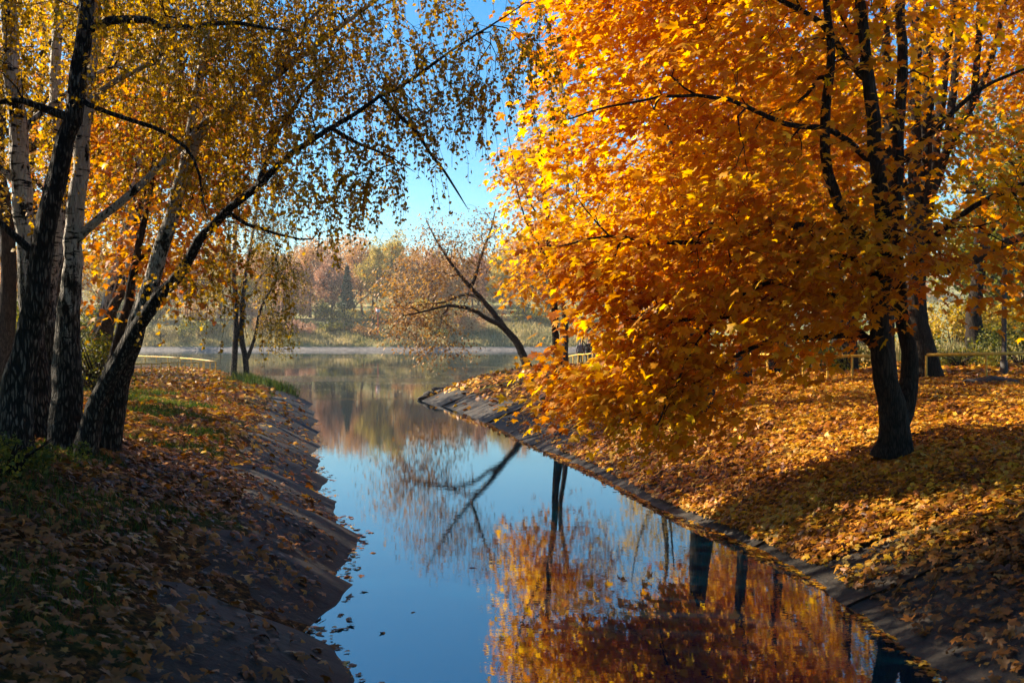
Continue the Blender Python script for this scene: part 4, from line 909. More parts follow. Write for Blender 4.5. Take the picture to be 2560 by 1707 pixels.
BS = [('bright yellow bush on the far bank right of the red sign', 1075, 207, 4.6, 7.5, 'faryellow', 4500, .4),
 ('rusty undergrowth bush on the far bank below the left trees', 745, 207, 4.5, 3.0, 'pink', 2500, .35), ('green bush on the far bank under the dark conifer', 835, 209, 4.0, 2.6, 'olive', 2200, .35),
 ('brownish bush at the foot of the red sign', 905, 206, 3.6, 2.2, 'willow', 1800, .3), ('pale reedy bush near the far water below the sign', 985, 204, 4.6, 2.4, 'drygrass', 2500, .3),
 ('orange shrub on the far bank behind the willow', 1170, 208, 5, 4.4, 'farorange', 3000, .4), ('olive shrub on the far bank left of the twin birch', 500, 206, 5, 3.4, 'olive', 2500, .4),
 ('yellow-green shrub on the far bank above the left rail', 400, 205, 6, 3.2, 'drygrass', 2500, .35), ('rusty shrub on the far bank right of the twin birch', 655, 208, 5, 3.6, 'willow', 2500, .4), ('olive shrub low on the far bank behind the willow tips', 1100, 203.8, 4, 1.8, 'olive', 1600, .3)]
for i, (lb, px, D, w, h, m_, n, s_) in enumerate(BS):
    x, y = at(px, D); bush('bush', lb, x, y, w, h, M[m_], n, s_, 1500+i, group='bushes along the far bank')
UW = ['at the far left', 'left of the white birch', 'behind the leaning birches', 'above the middle of the shore rail', 'just left of the twin birch', 'right behind the twin birch', 'left of the conifer', 'at the foot of the conifer', 'right of the red sign', 'beside the bright yellow bush',
      'behind the willow twigs', 'under the willow crown', 'behind the willow foot', 'behind the walkers', 'behind the golden boughs', 'beyond the fence end']
for k in range(16):
    x, y = at(60+k*105+(k*41) % 37, 214+(k*7) % 9); cc = ['pink', 'olive', 'farorange', 'willow', 'faryellow'][(k*3) % 5]
    bush('bush', '%s undergrowth under the far trees, %s' % ({'pink': 'rusty', 'olive': 'olive', 'farorange': 'orange', 'willow': 'brown', 'faryellow': 'yellow'}[cc], UW[k]), x, y, 6.5, 4.6+(k*3) % 3, M[cc], 2600, .42, 1700+k, group='bushes along the far bank')
BR = [('yellow bush glowing in the clearing right of the stout maple', 2470, 56, 2.6, 3.0, 'yellow', 3000, .17), ('low green bush behind the right fence', 2400, 38, 1.5, .8, 'olive', 1800, .10), ('green undergrowth behind the fence end left of the big trunk', 2050, 36, 2.4, 1.1, 'olive', 2600, .11),
 ('dark bush behind the fence near the right edge', 2550, 42, 2.6, 1.7, 'olive', 2600, .13), ('yellow shrub at the back of the clearing', 2380, 70, 4, 3.6, 'yellow', 3000, .25), ('olive shrub seen between the maple stems', 2130, 52, 3, 2.4, 'olive', 2600, .16),
 ('golden shrub below the maple boughs beyond the fence', 1900, 50, 3, 2.2, 'yellow', 2600, .16), ('dark green shrub behind the left birch clump', 30, 30, 2.4, 2.8, 'olive', 2800, .11), ('green sapling bush beside the white birch trunk', 245, 24, 1.0, 1.9, 'olive', 1500, .08),
 ('olive thicket behind the left fence', 130, 60, 4.5, 4, 'olive', 3500, .2), ('tall yellow shrub wall at the back of the clearing', 2480, 84, 6, 5, 'yellow', 3500, .3), ('leafy bramble at the foot of the old birch', 20, 11.6, .7, .45, 'olive', 1400, .055)]
for i, (lb, px, D, w, h, m_, n, s_) in enumerate(BR):
    x, y = at(px, D); bush('bush', lb, x, y, w, h, M[m_], n, s_, 1600+i)

# ------------------------------------------------------------------ 5. grass
def blades(x, y, h, w, lean, seed, zoff=0):
    rg = np.random.default_rng(seed); n = len(x); z = height(x, y)+zoff-.01; az = rg.uniform(0, 6.28, n); s = np.stack([np.cos(az), np.sin(az), np.zeros(n)], -1)*w[:, None]
    l = rg.normal(0, 1, (n, 3))*lean[:, None]; l[:, 2] = 0; b = np.stack([x, y, z], -1); mid = b+l*.35+np.stack([np.zeros(n), np.zeros(n), h*.6], -1); top = b+l+np.stack([np.zeros(n), np.zeros(n), h], -1)
    V = np.stack([b-s, b+s, mid+s*.7, top, mid-s*.7], 1).reshape(-1, 3); i = (np.arange(n)*5)[:, None]
    return V, (i+np.arange(5)[None]).ravel(), 5
def scatter_clumps(rg, centers, per, sp):
    c = np.repeat(centers, per, 0); return c+rg.normal(0, 1, c.shape)*sp
rg = np.random.default_rng(5)
# green grass: left bank strips and tufts
cs = []
for (px, py, D, k) in [(0, 0, 0, 0)]: pass
def land_pts(n, xr, yr, dmin, dmax, side, seed):
    r = np.random.default_rng(seed); x = r.uniform(*xr, n); y = r.uniform(*yr, n)
    if dmax is not None:
        sd = sdist(x, y); k = (sd > dmin) & (sd < dmax); x, y = x[k], y[k]
    mid = 0.5*(edge_x(-1, np.clip(y, -60, 46))+edge_x(1, np.clip(y, -60, 46)))
    k = (x < mid) if side < 0 else (x > mid); return x[k], y[k]
def patchy(x, y, s, th): return (np.sin(x*1.1*s+y*.63*s)+np.sin(y*1.37*s-x*.8*s+2)+np.sin(x*2.3*s+1)*.5+np.sin(y*2.9*s)*.5) > th
gxs, gys = [], []
x, y = land_pts(120000, (-14, -3), (7, 30), 1.7, 9, -1, 1); k = patchy(x, y, 1.3, .45); gxs.append(x[k]); gys.append(y[k])
x, y = land_pts(30000, (-24, -7), (30, 72), 1.3, 5, -1, 2); k = patchy(x, y, .5, .1) & ((y < 47) | (sdist(x, y) < 2.2)); gxs.append(x[k]); gys.append(y[k])
x, y = land_pts(22000, (-1, 10), (6, 44), 2.3, 6, 1, 3); k = patchy(x, y, 1.1, 1.5); gxs.append(x[k]); gys.append(y[k])
x = np.concatenate(gxs); y = np.concatenate(gys); n = len(x)
V, Fc, k5 = blades(x, y, np.interp(y, [7, 30, 60], [.11, .15, .13])*rg.uniform(.5, 1.4, n), np.interp(y, [7, 30, 60], [.003, .006, .012])*np.ones(n), np.full(n, .05), 9)
tag(mesh_np('grass', V, Fc, 5, M['grass']), 'short green grass between fallen leaves on both banks', 'grass', kind='stuff')
# tufts on the shoulder of the left tip
cen = np.array([at(640, 52), at(655, 50), at(700, 46), at(715, 45), at(735, 44.5), at(680, 48), at(620, 54), at(628, 53), at(760, 44.0)])
cx_ = scatter_clumps(rg, cen, 500, .55); k = sdist(cx_[:, 0], cx_[:, 1]) > .35; cx_ = cx_[k]; n = len(cx_)
V, Fc, k5 = blades(cx_[:, 0], cx_[:, 1], rg.uniform(.2, .75, n), np.full(n, .012), np.full(n, .14), 10)
tag(mesh_np('tall_grass', V, Fc, 5, M['grass']), 'taller grass and weeds on the tip of the left bank', 'grass', kind='stuff')
# dry meadow grass on the far bank and in the clearing
x = rg.uniform(-100, 40, 26000); y = 200.6+rg.uniform(0, 1, 26000)**1.2*14; n = len(x)
V, Fc, k5 = blades(x, y, rg.uniform(.4, 1.1, n)*(1+.5*np.sin(x*.5)*np.sin(x*.17)), np.full(n, .07), np.full(n, .25), 11)
tag(mesh_np('tall_grass', V, Fc, 5, M['drygrass']), 'pale dry grass and reeds along the far bank', 'grass', kind='stuff')
x = rg.uniform(17, 40, 16000); y = rg.uniform(44, 80, 16000); n = len(x)
V, Fc, k5 = blades(x, y, rg.uniform(.4, 1.1, n), np.full(n, .03), np.full(n, .2), 12)
tag(mesh_np('tall_grass', V, Fc, 5, M['drygrass']), 'tall straw-coloured grass of the sunlit clearing', 'grass', kind='stuff')
print('grass', time.time()-T0)

# ------------------------------------------------------------------ 6. fallen leaves
def litter(x, y, size, seed, tilt=.35, zoff=0.02):
    r = np.random.default_rng(seed); n = len(x); z = height(x, y); e = .06
    gx_ = (height(x+e, y)-height(x-e, y))/(2*e); gy_ = (height(x, y+e)-height(x, y-e))/(2*e)
    nr = unit(np.stack([-gx_, -gy_, np.ones(n)], -1)); nr0 = nr.copy(); nr = unit(nr+r.normal(0, tilt, (n, 3))*.8)
    az = r.uniform(0, 6.28, n); a = np.stack([np.cos(az), np.sin(az), np.zeros(n)], -1); a = unit(a-(a*nr).sum(1, keepdims=True)*nr)
    sd = sdist(x, y); slabz = np.where((sd < 2.2) & (y < 46), .075, 0)
    pos = np.stack([x, y, z+zoff+slabz+r.uniform(0, .05, n)], -1)-a*size[:, None]*.4
    lift = np.maximum(0, (-(a*nr0).sum(1)))*size*.5; pos[:, 2] += lift
    return pos, a, nr, size*r.uniform(.55, 1.15, n)
bins = []
def lit(n, xr, yr, side, dens, seed, size, tpl, mat, tilt=.35):
    x, y = land_pts(n, xr, yr, 0.04, 60, side, seed)
    sd = sdist(x, y); r = np.random.default_rng(seed+1); k = r.uniform(0, 1, len(x)) < dens(x, y, sd); x, y = x[k], y[k]
    bins.append((litter(x, y, np.full(len(x), size), seed+2, tilt), tpl, mat))
def dl(x, y, sd):
    conc = sd < 1.7+.25*np.sin(y*1.3)
    g = patchy(x, y, 1.3, .55)
    return np.where(conc, .12+.22*np.clip(sd-1.0, 0, 1), np.where(g, .2, np.where(y < 14, .42, .8)))
def dr(x, y, sd):
    e = np.where(y < 12.5, np.clip((sd-.2)/2.2, .14, .62), np.where(y < 25, np.clip(.7+sd*.8, 0, 1), np.clip((sd-.5)/1.0, .14, 1)))
    return e
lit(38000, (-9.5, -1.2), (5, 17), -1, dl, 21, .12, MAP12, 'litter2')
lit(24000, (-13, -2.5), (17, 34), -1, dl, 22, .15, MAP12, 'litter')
lit(27000, (1.4, 9), (5.5, 12), 1, dr, 28, .115, MAP12, 'litter2')  # right foreground takes the darker leaf copy, its shade put into the colour
lit(34000, (1.4, 9), (11.3, 17), 1, dr, 23, .11, MAP12, 'litter')
lit(62000, (-.3, 13.5), (17, 33), 1, dr, 24, .125, MAP12, 'litter')
lit(24000, (-26, -6), (34, 72), -1, lambda x, y, sd: np.where(sd < 1.5, .15, np.where(patchy(x, y, .5, .2), .45, .9)), 25, .24, OVAL*np.array([1.5, 1]), 'litter')
lit(22000, (-4, 24), (33, 80), 1, dr, 26, .24, OVAL*np.array([1.5, 1]), 'litter')
lit(9000, (9, 24), (17, 33), 1, dr, 27, .15, OVAL*np.array([1.5, 1]), 'litter')
# the 300 leaves that show largest become separate parts of the ground
cand = []
for bi, ((pos, a, nr, sz), tpl, mat) in enumerate(bins[:5]):
    u = pos[:, 0]/pos[:, 1]*F+1280; v = YH-(pos[:, 2]-CH)/pos[:, 1]*F
    vis = (u > 0) & (u < 2560) & (v > 1000) & (v < 1707)
    view = unit(np.array([0, 0, CH])-pos); face = np.abs((view*nr).sum(1))
    sc = np.where(vis, sz/pos[:, 1]*np.sqrt(face), 0)*(1.0 if bi != 2 else 1.12)
    for i in np.argsort(-sc)[:300]: cand.append((sc[i], bi, i))
cand.sort(reverse=True); cand = cand[:300]
pr = {}
for m_ in ('litter', 'litter2'):
    pr[m_] = []
    for q in range(10):
        V, Fc = leaves(MAP18, np.zeros((1, 3)), np.array([[0, 1., 0]]), np.array([[0, 0, 1.]]), np.ones(1), .3, .3, 500+q)
        me = mesh_np('leaf', V, Fc, 3, M[m_]); pr[m_].append(me.data); bpy.data.objects.remove(me)
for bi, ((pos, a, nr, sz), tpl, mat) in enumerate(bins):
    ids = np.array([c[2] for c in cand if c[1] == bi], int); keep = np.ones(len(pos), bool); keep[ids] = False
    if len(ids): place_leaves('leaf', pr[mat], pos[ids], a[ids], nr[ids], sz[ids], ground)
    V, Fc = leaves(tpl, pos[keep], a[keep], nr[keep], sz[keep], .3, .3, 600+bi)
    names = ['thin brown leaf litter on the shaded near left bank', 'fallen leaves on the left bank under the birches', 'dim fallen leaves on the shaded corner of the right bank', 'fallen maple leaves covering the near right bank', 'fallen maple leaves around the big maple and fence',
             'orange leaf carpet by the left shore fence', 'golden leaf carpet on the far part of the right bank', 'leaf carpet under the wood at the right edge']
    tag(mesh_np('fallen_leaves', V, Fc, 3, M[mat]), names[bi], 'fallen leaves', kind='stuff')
# broken leaf bits washed over the slabs
r = np.random.default_rng(71); yy = r.uniform(6, 40, 15000); sd_ = np.where(r.uniform(0, 1, 15000) < .5, -1, 1); dd_ = r.uniform(.05, 1.9, 15000)
xx = np.where(sd_ < 0, edge_x(-1, yy), edge_x(1, yy))+sd_*dd_; kk = (np.sin(xx*3.1+yy*1.9)+np.sin(yy*4.3-xx)+r.normal(0, .6, 15000)) > .1; xx, yy = xx[kk], yy[kk]
pos, a, nr, sz = litter(xx, yy, r.uniform(.02, .055, len(xx)), 72, .3, .0); pos[:, 2] -= .02
V, Fc = leaves(OVAL, pos, a, nr, sz, .3, .2, 73); tag(mesh_np('leaf_debris', V, Fc, 3, M['litter2']), 'broken leaf bits and seeds washed over the concrete slabs', 'leaf debris', kind='stuff')
# floating leaves
fl = [(885, 1325), (872, 1440), (905, 1443), (850, 1480), (862, 1505), (850, 1540), (870, 1545), (1030, 1533), (860, 1655), (882, 1668), (846, 1690), (868, 1700), (905, 1335), (842, 1425), (876, 1362), (838, 1468), (1175, 1420), (960, 1580)]
fprot = pr['litter2']
EDGE = ['beside the left slabs', 'close to the broken slab edge', 'just off the left slabs']
rf = np.random.default_rng(77)
fpos = []
for i, (px, py) in enumerate(fl):
    D = F*CH/(py-YH); X = (px-1280)/F*D; fpos.append((X, D))
for i in range(26):
    D = rf.uniform(9, 16); fpos.append((edge_x(-1, D)+rf.uniform(.05, .5), D))
for i in range(22):
    D = rf.uniform(9, 22); fpos.append((edge_x(1, D)-rf.uniform(.03, .35), D))
fpos = np.array(fpos); nF = len(fpos); az = rf.uniform(0, 6.28, nF)
for i in range(nF):
    o = bpy.data.objects.new('floating_leaf', fprot[i % 10]); C.objects.link(o); s_ = rf.uniform(.07, .13)
    o.location = (fpos[i, 0], fpos[i, 1], .012); o.rotation_euler = (rf.normal(0, .12), rf.normal(0, .12), az[i]); o.scale = (s_, s_, s_)
    tag(o, 'single leaf floating alone on the blue water' if i == 7 else ('small curled leaf floating on the water along the left slabs' if fpos[i, 0] < 1 else 'small brown leaf floating at the foot of the right bank'), 'leaf', 'leaves floating alone in mid channel' if i == 7 else ('leaves floating along the left slabs' if fpos[i, 0] < 1 else 'leaves floating along the right bank'))
# rafts of small leaves caught along both waterlines
r = np.random.default_rng(99); yy = r.uniform(7.5, 34, 3600); side = np.where(r.uniform(0, 1, 3600) < .78, 1, -1)
xx = np.where(side > 0, edge_x(1, yy)-np.abs(r.normal(0, .10, 3600)), edge_x(-1, yy)+np.abs(r.normal(0.02, .16, 3600)))
k = (np.sin(yy*2.1)+np.sin(yy*.9+1)+side*.5) > -.9; xx, yy = xx[k], yy[k]; n = len(xx); az = r.uniform(0, 6.28, n)
V, Fc = leaves(MAP12, np.stack([xx, yy, r.uniform(.006, .02, n)], -1), np.stack([np.cos(az), np.sin(az), r.normal(0, .05, n)], -1), np.tile([0, 0, 1.], (n, 1))+r.normal(0, .12, (n, 3)), r.uniform(.04, .11, n), .12, .1, 98)
tag(mesh_np('floating_leaves', V, Fc, 3, M['litter']), 'rafts of small leaves caught along the waterline of both banks', 'leaves', kind='stuff')
# scum and leaf flecks out on the lake
r = np.random.default_rng(88); n = 1600
yy = np.concatenate([r.normal(72, 1.2, n//3), r.normal(62, 1.0, n//3), r.normal(54, .8, n-2*(n//3))]); xx = r.uniform(-17, -3, n)+0*yy
k = sdist(xx, yy) < -.3; xx, yy = xx[k], yy[k]; n = len(xx); az = r.uniform(0, 6.28, n)
V, Fc = leaves(OVAL, np.stack([xx, yy, np.full(n, .006)], -1), np.stack([np.cos(az), np.sin(az), 0*az], -1), np.tile([0, 0, 1.], (n, 1)), r.uniform(.05, .13, n), .02, .02, 89)
tag(mesh_np('floating_leaves', V, Fc, 3, M['drygrass']), 'drift lines of small leaves floating out on the lake', 'leaves', kind='stuff')
print('litter', time.time()-T0)

# ------------------------------------------------------------------ 7. yellow pipe fences
M['yellow_paint'] = plain('worn yellow paint', (0.62, 0.36, 0.03), .5, .3, 9)
def fence(label, pts, h, group, post_gap=1.25, r=.035, rr=.042):
    pts = [np.array([x, y]) for x, y in pts]; b = pts[0]; z0 = hz(*b); root = empty('pipe_fence', (b[0], b[1], z0), label=label, cat='fence', group=group); base = np.array([b[0], b[1], z0])
    for i in range(len(pts)-1):
        a, c = pts[i], pts[i+1]; L = np.linalg.norm(c-a); k = max(1, round(L/post_gap)); rail = []
        for j in range(k+1):
            q = a+(c-a)*j/k; z = hz(*q); rail.append((q[0], q[1], z+h))
            if j < k or i == len(pts)-2:
                V, Fq = tubes(np.array([[q[0], q[1], z-.15], [q[0]+.01*math.sin(j*3+i), q[1], z+h*.5], [q[0]+.015*math.sin(j*3+i), q[1], z+h-.005]])-base, np.array([r, r, r]), np.zeros(3, int), 10)
                mesh_np('post', V, Fq, 4, M['yellow_paint'], root, smooth=True)
        rail = np.array(rail); rail[:, 2] = np.convolve(np.pad(rail[:, 2], 1, 'edge'), [.25, .5, .25], 'valid') if len(rail) > 2 else rail[:, 2]
        e = unit(rail[1]-rail[0])*.02; rail[0] += e; rail[-1] -= e
        V, Fq = tubes(rail-base, np.full(len(rail), rr), np.zeros(len(rail), int), 10)
        nn = len(V); caps = [np.arange(10)[::-1], np.arange(nn-10, nn)]
        mesh_np('rail', V, np.concatenate([Fq.ravel()]+caps), [4]*len(Fq)+[10, 10], M['yellow_paint'], root, smooth=False)
fence('low yellow pipe fence along the leafy left shore, ending at the corner by the lake', [(-30, 51), (-23, 52), (-20.3, 53), (-20.1, 57), (-19.9, 62), (-19.8, 66.5)], .72, 'yellow pipe fences')
fence('yellow rail running left along the lake from the corner post', [(-19.9, 66.9), (-25, 75), (-32, 84.5), (-45, 93)], .72, 'yellow pipe fences', 3.0)
fence('low yellow pipe fence crossing behind the big maple to the right edge', [(8.6, 29.4), (10.6, 28.9)], .72, 'yellow pipe fences', .8)
fence('yellow pipe fence running off to the right edge past the stout maple', [(11.9, 28.6), (15.2, 28.3), (20, 28.0)], .72, 'yellow pipe fences', 1.38)
fence('yellow pipe fence along the lake path beside the two walkers', [(3.6, 69), (4.25, 64), (5.2, 56), (6.2, 47), (7.2, 38), (8.4, 30.2)], .72, 'yellow pipe fences', 1.7)

# ------------------------------------------------------------------ 8. red sign on the far bank
M['red'] = plain('red sign paint', (0.62, 0.03, 0.02), .4, .1, 3); M['white'] = plain('white sign face', (0.8, 0.8, 0.78), .4, .04, 3); M['black'] = plain('black print', (0.02, 0.02, 0.02), .5, .1, 3)
def box(name, c, s, mat, parent, rot=None):
    v = np.array([[x, y, z] for x in (-.5, .5) for y in (-.5, .5) for z in (-.5, .5)])*np.array(s)
    if rot is not None: ca, sa = math.cos(rot), math.sin(rot); v = np.stack([v[:, 0]*ca-v[:, 2]*sa, v[:, 1], v[:, 0]*sa+v[:, 2]*ca], -1)
    f = [0, 1, 3, 2, 4, 6, 7, 5, 0, 4, 5, 1, 2, 3, 7, 6, 0, 2, 6, 4, 1, 5, 7, 3]
    return mesh_np(name, v+np.array(c), f, 4, mat, parent)
def disc(name, c, r0, y0, y1, mat, parent, n=28, inner=0):
    a = np.arange(n)*2*math.pi/n; ring = lambda r, y: np.stack([np.cos(a)*r, np.full(n, y), np.sin(a)*r], -1)
    i = np.arange(n); j = (i+1) % n
    if inner:
        V = np.concatenate([ring(r0, y0), ring(inner, y0), ring(r0, y1), ring(inner, y1)])
        Fq = np.concatenate([np.stack([i, j, j+n, i+n], -1), np.stack([i+2*n, i+3*n, j+3*n, j+2*n], -1), np.stack([i, i+2*n, j+2*n, j], -1), np.stack([i+n, j+n, j+3*n, i+3*n], -1)])
        return mesh_np(name, V+np.array(c), Fq, 4, mat, parent)
    V = np.concatenate([ring(r0, y0), ring(r0, y1)]); Fq = np.stack([i, i+n, j+n, j], -1)
    return mesh_np(name, V+np.array(c), np.concatenate([Fq.ravel(), i, i[::-1]+n]), [4]*n+[n, n], mat, parent)
sx, sy = at(945, 205.5); sz0 = hz(sx, sy)
sgn = empty('warning_sign', (sx, sy, sz0), label='red-edged warning sign with white disc on a red post across the lake', cat='sign')
topz = CH+(YH-777)/F*sy-sz0
V, Fq = tubes(np.array([[0, 0, -.3], [0, 0, topz-.4]]), np.array([.07, .07]), np.zeros(2, int), 10); mesh_np('post', V, Fq, 4, M['red'], sgn)
box('panel', (0, 0, topz), (.98, .05, 1.15), M['red'], sgn); disc('disc', (0, -.03, topz+.04), .42, -.03, 0, M['white'], sgn)
box('pictogram', (0, -.068, topz+.06), (.34, .006, .13), M['black'], sgn, -.5); box('pictogram', (.08, -.068, topz-.08), (.22, .006, .06), M['black'], sgn, 0)
# railing on the far path behind the sign
M['grey_metal'] = plain('grey metal', (0.045, 0.04, 0.035), .8, .2, 4)
fr = empty('path_railing', (-45, 208, hz(-45, 208)), label='thin grey railing of the far path behind the red sign', cat='railing')
for dz in (1.15, .6):
    V, Fq = tubes(np.array([[0, 0, 1.9+dz], [30, 0, 1.9+dz]]), np.array([.045, .045]), np.zeros(2, int), 6); mesh_np('rail', V, Fq, 4, M['grey_metal'], fr)
for k in range(16):
    V, Fq = tubes(np.array([[k*2., .06, -.4], [k*2., .06, 3.05]]), np.array([.04, .04]), np.zeros(2, int), 6); mesh_np('post', V, Fq, 4, M['grey_metal'], fr)
# overhead wires above the far trees
for k, (dz, lb) in enumerate([(0, 'lowest thin overhead wire above the far trees'), (.9, 'middle thin overhead wire above the far trees'), (1.8, 'topmost thin overhead wire above the far trees')]):
    q = np.linspace(0, 1, 24); pts = np.stack([-90+q*170, np.full(24, 262.), 30.5+dz-4*q*(1-q)*1.6], -1)
    w_ = empty('overhead_wire', (-90, 262, 30.5+dz), label=lb, cat='wire', group='overhead wires beyond the lake')
    V, Fq = tubes(pts-np.array([-90, 262, 30.5+dz]), np.full(24, .025), np.zeros(24, int), 4); mesh_np('cable', V, Fq, 4, M['black'], w_)
for k, (x, lb) in enumerate([(-90, 'left pylon pole carrying the overhead wires'), (80, 'right pylon pole carrying the overhead wires')]):
    z = hz(x, 262.); p_ = empty('utility_pole', (x, 262.2, z), label=lb, cat='pole', group='poles beyond the lake')
    V, Fq = tubes(np.array([[0, .2, -1], [0, .2, 33-z]]), np.array([.22, .14]), np.zeros(2, int), 10); mesh_np('mast', V, Fq, 4, M['bark_grey'], p_)
    for dz in (0, .9, 1.8): box('crossarm', (0, 0, 30.45+dz-z), (.5, .3, .1), M['grey_metal'], p_)

# slim pole at right, small stone, stones at the tip, boulder
px_, py_ = at(2510, 31.5); z = hz(px_, py_)
p_ = empty('lamp_post', (px_, py_, z), label='slim grey post behind the fence near the right edge', cat='post')
V, Fq = tubes(np.array([[0, 0, -.2], [0, 0, .5], [0, 0, .52], [.02, 0, 5.5]]), np.array([.11, .11, .075, .06]), np.zeros(4, int), 12); mesh_np('pole', V, Fq, 4, M['grey_metal'], p_, smooth=True)
V, Fq = tubes(np.array([[.02, 0, 5.45], [-.5, -.1, 5.75], [-1.0, -.2, 5.8]]), np.array([.04, .035, .03]), np.zeros(3, int), 8); mesh_np('arm', V, Fq, 4, M['grey_metal'], p_)
box('lamp_head', (-1.15, -.22, 5.79), (.5, .2, .1), M['grey_metal'], p_)
def rock(name, x, y, s, seed, label, z0=0, mat=None, group=None):
    import bmesh
    bm = bmesh.new(); bmesh.ops.create_icosphere(bm, subdivisions=3, radius=1); r = np.random.default_rng(seed); f = r.normal(0, 1.6, (5, 3)); ph = r.uniform(0, 6, 5)
    for v in bm.verts:
        c = np.array(v.co); k = 1+.12*sum(math.sin(float(f[i]@c)*1.5+ph[i]) for i in range(5)); v.co = Vector(c*k*np.array(s))
    me = bpy.data.meshes.new(name); bm.to_mesh(me); bm.free(); me.materials.append(mat or M['slab']); o = bpy.data.objects.new(name, me); C.objects.link(o)
    o.location = (x, y, hz(x, y)+z0); o.rotation_euler = (0, 0, r.uniform(0, 6)); return tag(o, label, 'stone', group)
M['darkstone'] = plain('dark wet stone', (0.035, 0.03, 0.026), .8, .5, 6, 0, .6)
bx2, by2 = at(2480, 25.5)
rock('boulder', bx2, by2, (.55, .35, .16), 3, 'low dark stone half buried in leaves below the right fence', .02, M['darkstone'])
r = np.random.default_rng(44)
tip = [at(1058, 46.3), at(1072, 46.8), at(1088, 47.4), at(1100, 48.2), at(1112, 49.0), at(1128, 50.2), at(1140, 51.2), at(1080, 46.2), at(1097, 46.8)]
words = ['outermost dark stone at the very tip of the right point', 'second dark stone from the tip of the right point', 'third dark stone from the tip of the right point', 'fourth dark stone from the tip of the right point', 'middle dark stone on the lake side of the right point', 'dark stone where the leaf carpet starts on the point', 'last dark stone of the row towards the willow', 'dark stone at the channel side of the point', 'dark stone between slab and leaf carpet on the point']
for i, (x, y) in enumerate(tip):
    rock('edge_stone', x, y, (r.uniform(.22, .38), r.uniform(.25, .4), r.uniform(.12, .22)), 60+i, words[i], .03, M['darkstone'], 'dark stones edging the right point')

# ------------------------------------------------------------------ 9. two walkers on the lake path
def skin(name, verts, edges, radii, mat, parent, sub=2, root=0):
    me = bpy.data.meshes.new(name); me.from_pydata(verts, edges, []); o = bpy.data.objects.new(name, me); C.objects.link(o); o.parent = parent
    m = o.modifiers.new('skin', 'SKIN'); me.skin_vertices
    for i, r_ in enumerate(radii):
        sv = me.skin_vertices[0].data[i]; sv.radius = (r_, r_) if np.isscalar(r_) else r_; sv.use_root = (i == root)
    s_ = o.modifiers.new('sub', 'SUBSURF'); s_.levels = sub; s_.render_levels = sub
    me.materials.append(mat); return o
M['skin'] = plain('skin', (0.5, 0.3, 0.22), .6, .05, 5); M['coat'] = plain('grey coat', (0.13, 0.12, 0.13), .9, .15, 30); M['dark'] = plain('black cloth', (0.012, 0.012, 0.014), .9, .15, 30)
M['hair'] = plain('dark hair', (0.03, 0.02, 0.015), .7, .2, 40); M['bagorange'] = plain('orange cloth', (0.6, 0.16, 0.05), .8, .1, 10); M['bagwhite'] = plain('white plastic', (0.7, 0.7, 0.75), .5, .05, 10)
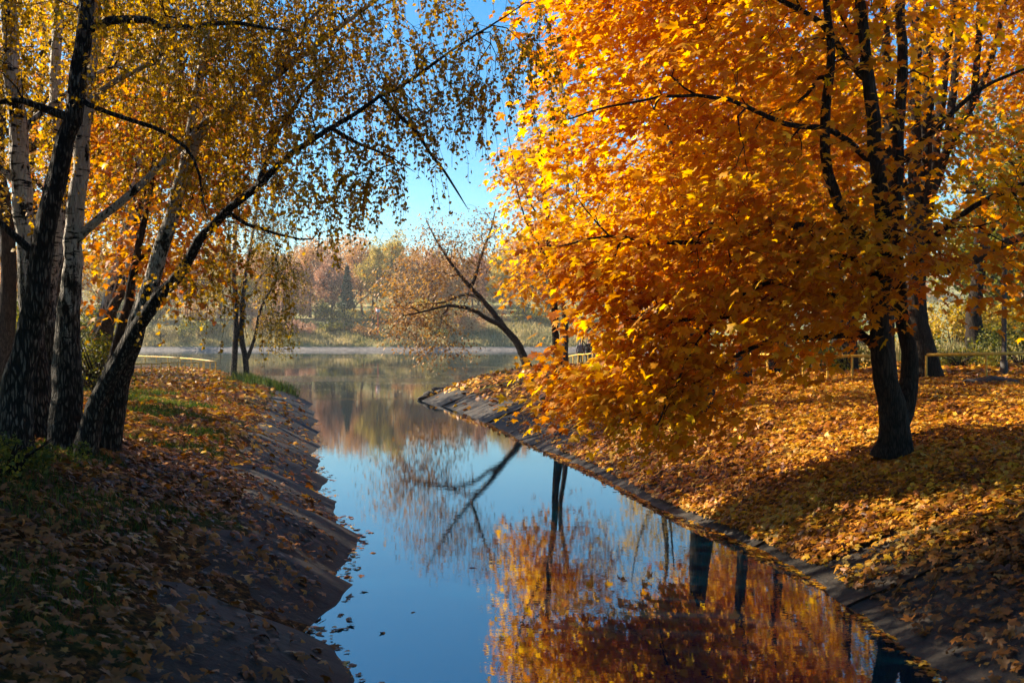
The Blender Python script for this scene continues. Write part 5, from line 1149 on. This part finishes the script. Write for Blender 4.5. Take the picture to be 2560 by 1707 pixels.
def person(label, x, y, rz, coat, k=1.0):
    z = hz(x, y); root = empty('person', (x, y, z), label=label, cat='person'); root.rotation_euler = (0, 0, rz); root.scale = (k, k, k)
    v = [(0, 0, .92), (0, 0, 1.12), (0, .01, 1.36), (0, 0, 1.48), (0, .02, 1.56), (0, .02, 1.66), (0, .02, 1.74),
         (.10, 0, .88), (.11, .03, .48), (.11, -.02, .10), (.12, .10, .05), (-.10, 0, .88), (-.12, -.03, .48), (-.12, -.08, .10), (-.12, .04, .05),
         (.19, 0, 1.40), (.26, 0, 1.14), (.27, .08, .90), (.27, .11, .82), (-.19, 0, 1.40), (-.26, 0, 1.14), (-.27, .06, .90), (-.27, .09, .82)]
    e = [(0, 1), (1, 2), (2, 3), (3, 4), (4, 5), (5, 6), (0, 7), (7, 8), (8, 9), (9, 10), (0, 11), (11, 12), (12, 13), (13, 14), (2, 15), (15, 16), (16, 17), (17, 18), (2, 19), (19, 20), (20, 21), (21, 22)]
    r_ = [.12, .11, .14, .055, .05, .095, .075, .09, .062, .045, .04, .09, .062, .045, .04, .06, .045, .034, .035, .06, .045, .034, .035]
    skin('body', v, e, r_, M['skin'], root)
    # trousers, shoes
    skin('trousers', [(0, 0, .92), (.10, 0, .86), (.11, .03, .48), (.11, -.02, .09), (-.10, 0, .86), (-.12, -.03, .48), (-.12, -.08, .09)], [(0, 1), (1, 2), (2, 3), (0, 4), (4, 5), (5, 6)], [.14, .112, .085, .075, .112, .085, .075], M['dark'], root)
    for s_, yy_ in ((.11, -.02), (-.12, -.08)):
        skin('shoe', [(s_, yy_-.03, .05), (s_, yy_+.1, .045), (s_, yy_+.19, .035)], [(0, 1), (1, 2)], [.055, .05, .035], M['dark'], root)
    skin('coat', [(0, 0, .80), (0, 0, 1.0), (0, .01, 1.2), (0, .01, 1.38), (0, 0, 1.48), (.2, 0, 1.41), (.27, 0, 1.14), (.28, .07, .93), (-.2, 0, 1.41), (-.27, 0, 1.14), (-.28, .05, .93)],
         [(0, 1), (1, 2), (2, 3), (3, 4), (3, 5), (5, 6), (6, 7), (3, 8), (8, 9), (9, 10)], [(.20, .17), (.18, .155), (.175, .15), (.18, .145), .08, .08, .065, .055, .08, .065, .055], coat, root)
    skin('hair', [(0, -.01, 1.64), (0, -.02, 1.72), (0, 0, 1.77)], [(0, 1), (1, 2)], [.085, .098, .075], M['hair'], root)
    for s_ in (-1, 1):
        box('eye', (s_*.032, .105, 1.67), (.02, .01, .01), M['dark'], root)
    skin('nose', [(0, .10, 1.66), (0, .128, 1.635)], [(0, 1)], [.012, .014], M['skin'], root, 1)
    box('mouth', (0, .108, 1.60), (.045, .008, .008), M['bagorange'], root)
    for s_, hy in ((.27, .11), (-.27, .09)):
        for f_ in range(4):
            skin('finger', [(s_-.0, hy-.02+f_*.018, .80), (s_, hy-.015+f_*.018, .755), (s_*.97, hy-.01+f_*.018, .725)], [(0, 1), (1, 2)], [.0095, .009, .008], M['skin'], root, 1)
        skin('thumb', [(s_*.98, hy+.045, .83), (s_*.94, hy+.065, .79)], [(0, 1)], [.011, .009], M['skin'], root, 1)
    return root
person('person in a grey coat seen from behind, walking by the yellow fence', 4.82, 70.2, 0.1, M['coat'])
person('person in black clothes walking right beside the one in grey', 5.42, 70.6, -.1, M['dark'], .98)
bg_ = empty('shopping_bag', (5.80, 70.55, hz(5.8, 70.5)+.38), label='small orange and white bag carried by the person in black', cat='bag')
skin('pouch', [(0, 0, .02), (0, 0, .2), (0, 0, .34)], [(0, 1), (1, 2)], [(.1, .07), (.12, .08), (.06, .04)], M['bagorange'], bg_)
box('front_pocket', (.05, -.09, .2), (.12, .04, .16), M['bagwhite'], bg_); V, Fq = tubes(np.array([[-.05, 0, .33], [-.03, 0, .44], [.03, 0, .44], [.05, 0, .33]]), np.full(4, .01), np.zeros(4, int), 6); mesh_np('handle', V, Fq, 4, M['bagwhite'], bg_)
# ------------------------------------------------------------------ 10. the air
m, t = mat_new('autumn haze'); pv = N(t, 'ShaderNodeVolumePrincipled'); pv.inputs['Color'].default_value = (.96, .93, .9, 1); pv.inputs['Density'].default_value = .00032; pv.inputs['Anisotropy'].default_value = .2
o = N(t, 'ShaderNodeOutputMaterial'); t.links.new(pv.outputs[0], o.inputs['Volume'])
hv = np.array([[x, y, z] for x in (-905, 905) for y in (-66, 975) for z in (-2.2, 70)], float)
tag(mesh_np('haze', hv, [0, 1, 3, 2, 4, 6, 7, 5, 0, 4, 5, 1, 2, 3, 7, 6, 0, 2, 6, 4, 1, 5, 7, 3], 4, m), 'thin autumn haze over lake and park', 'haze', kind='stuff')
tris = sum(len(o.data.polygons) for o in S.objects if o.type == 'MESH')
print('done', time.time()-T0, 'polys', tris, 'objs', len(S.objects))
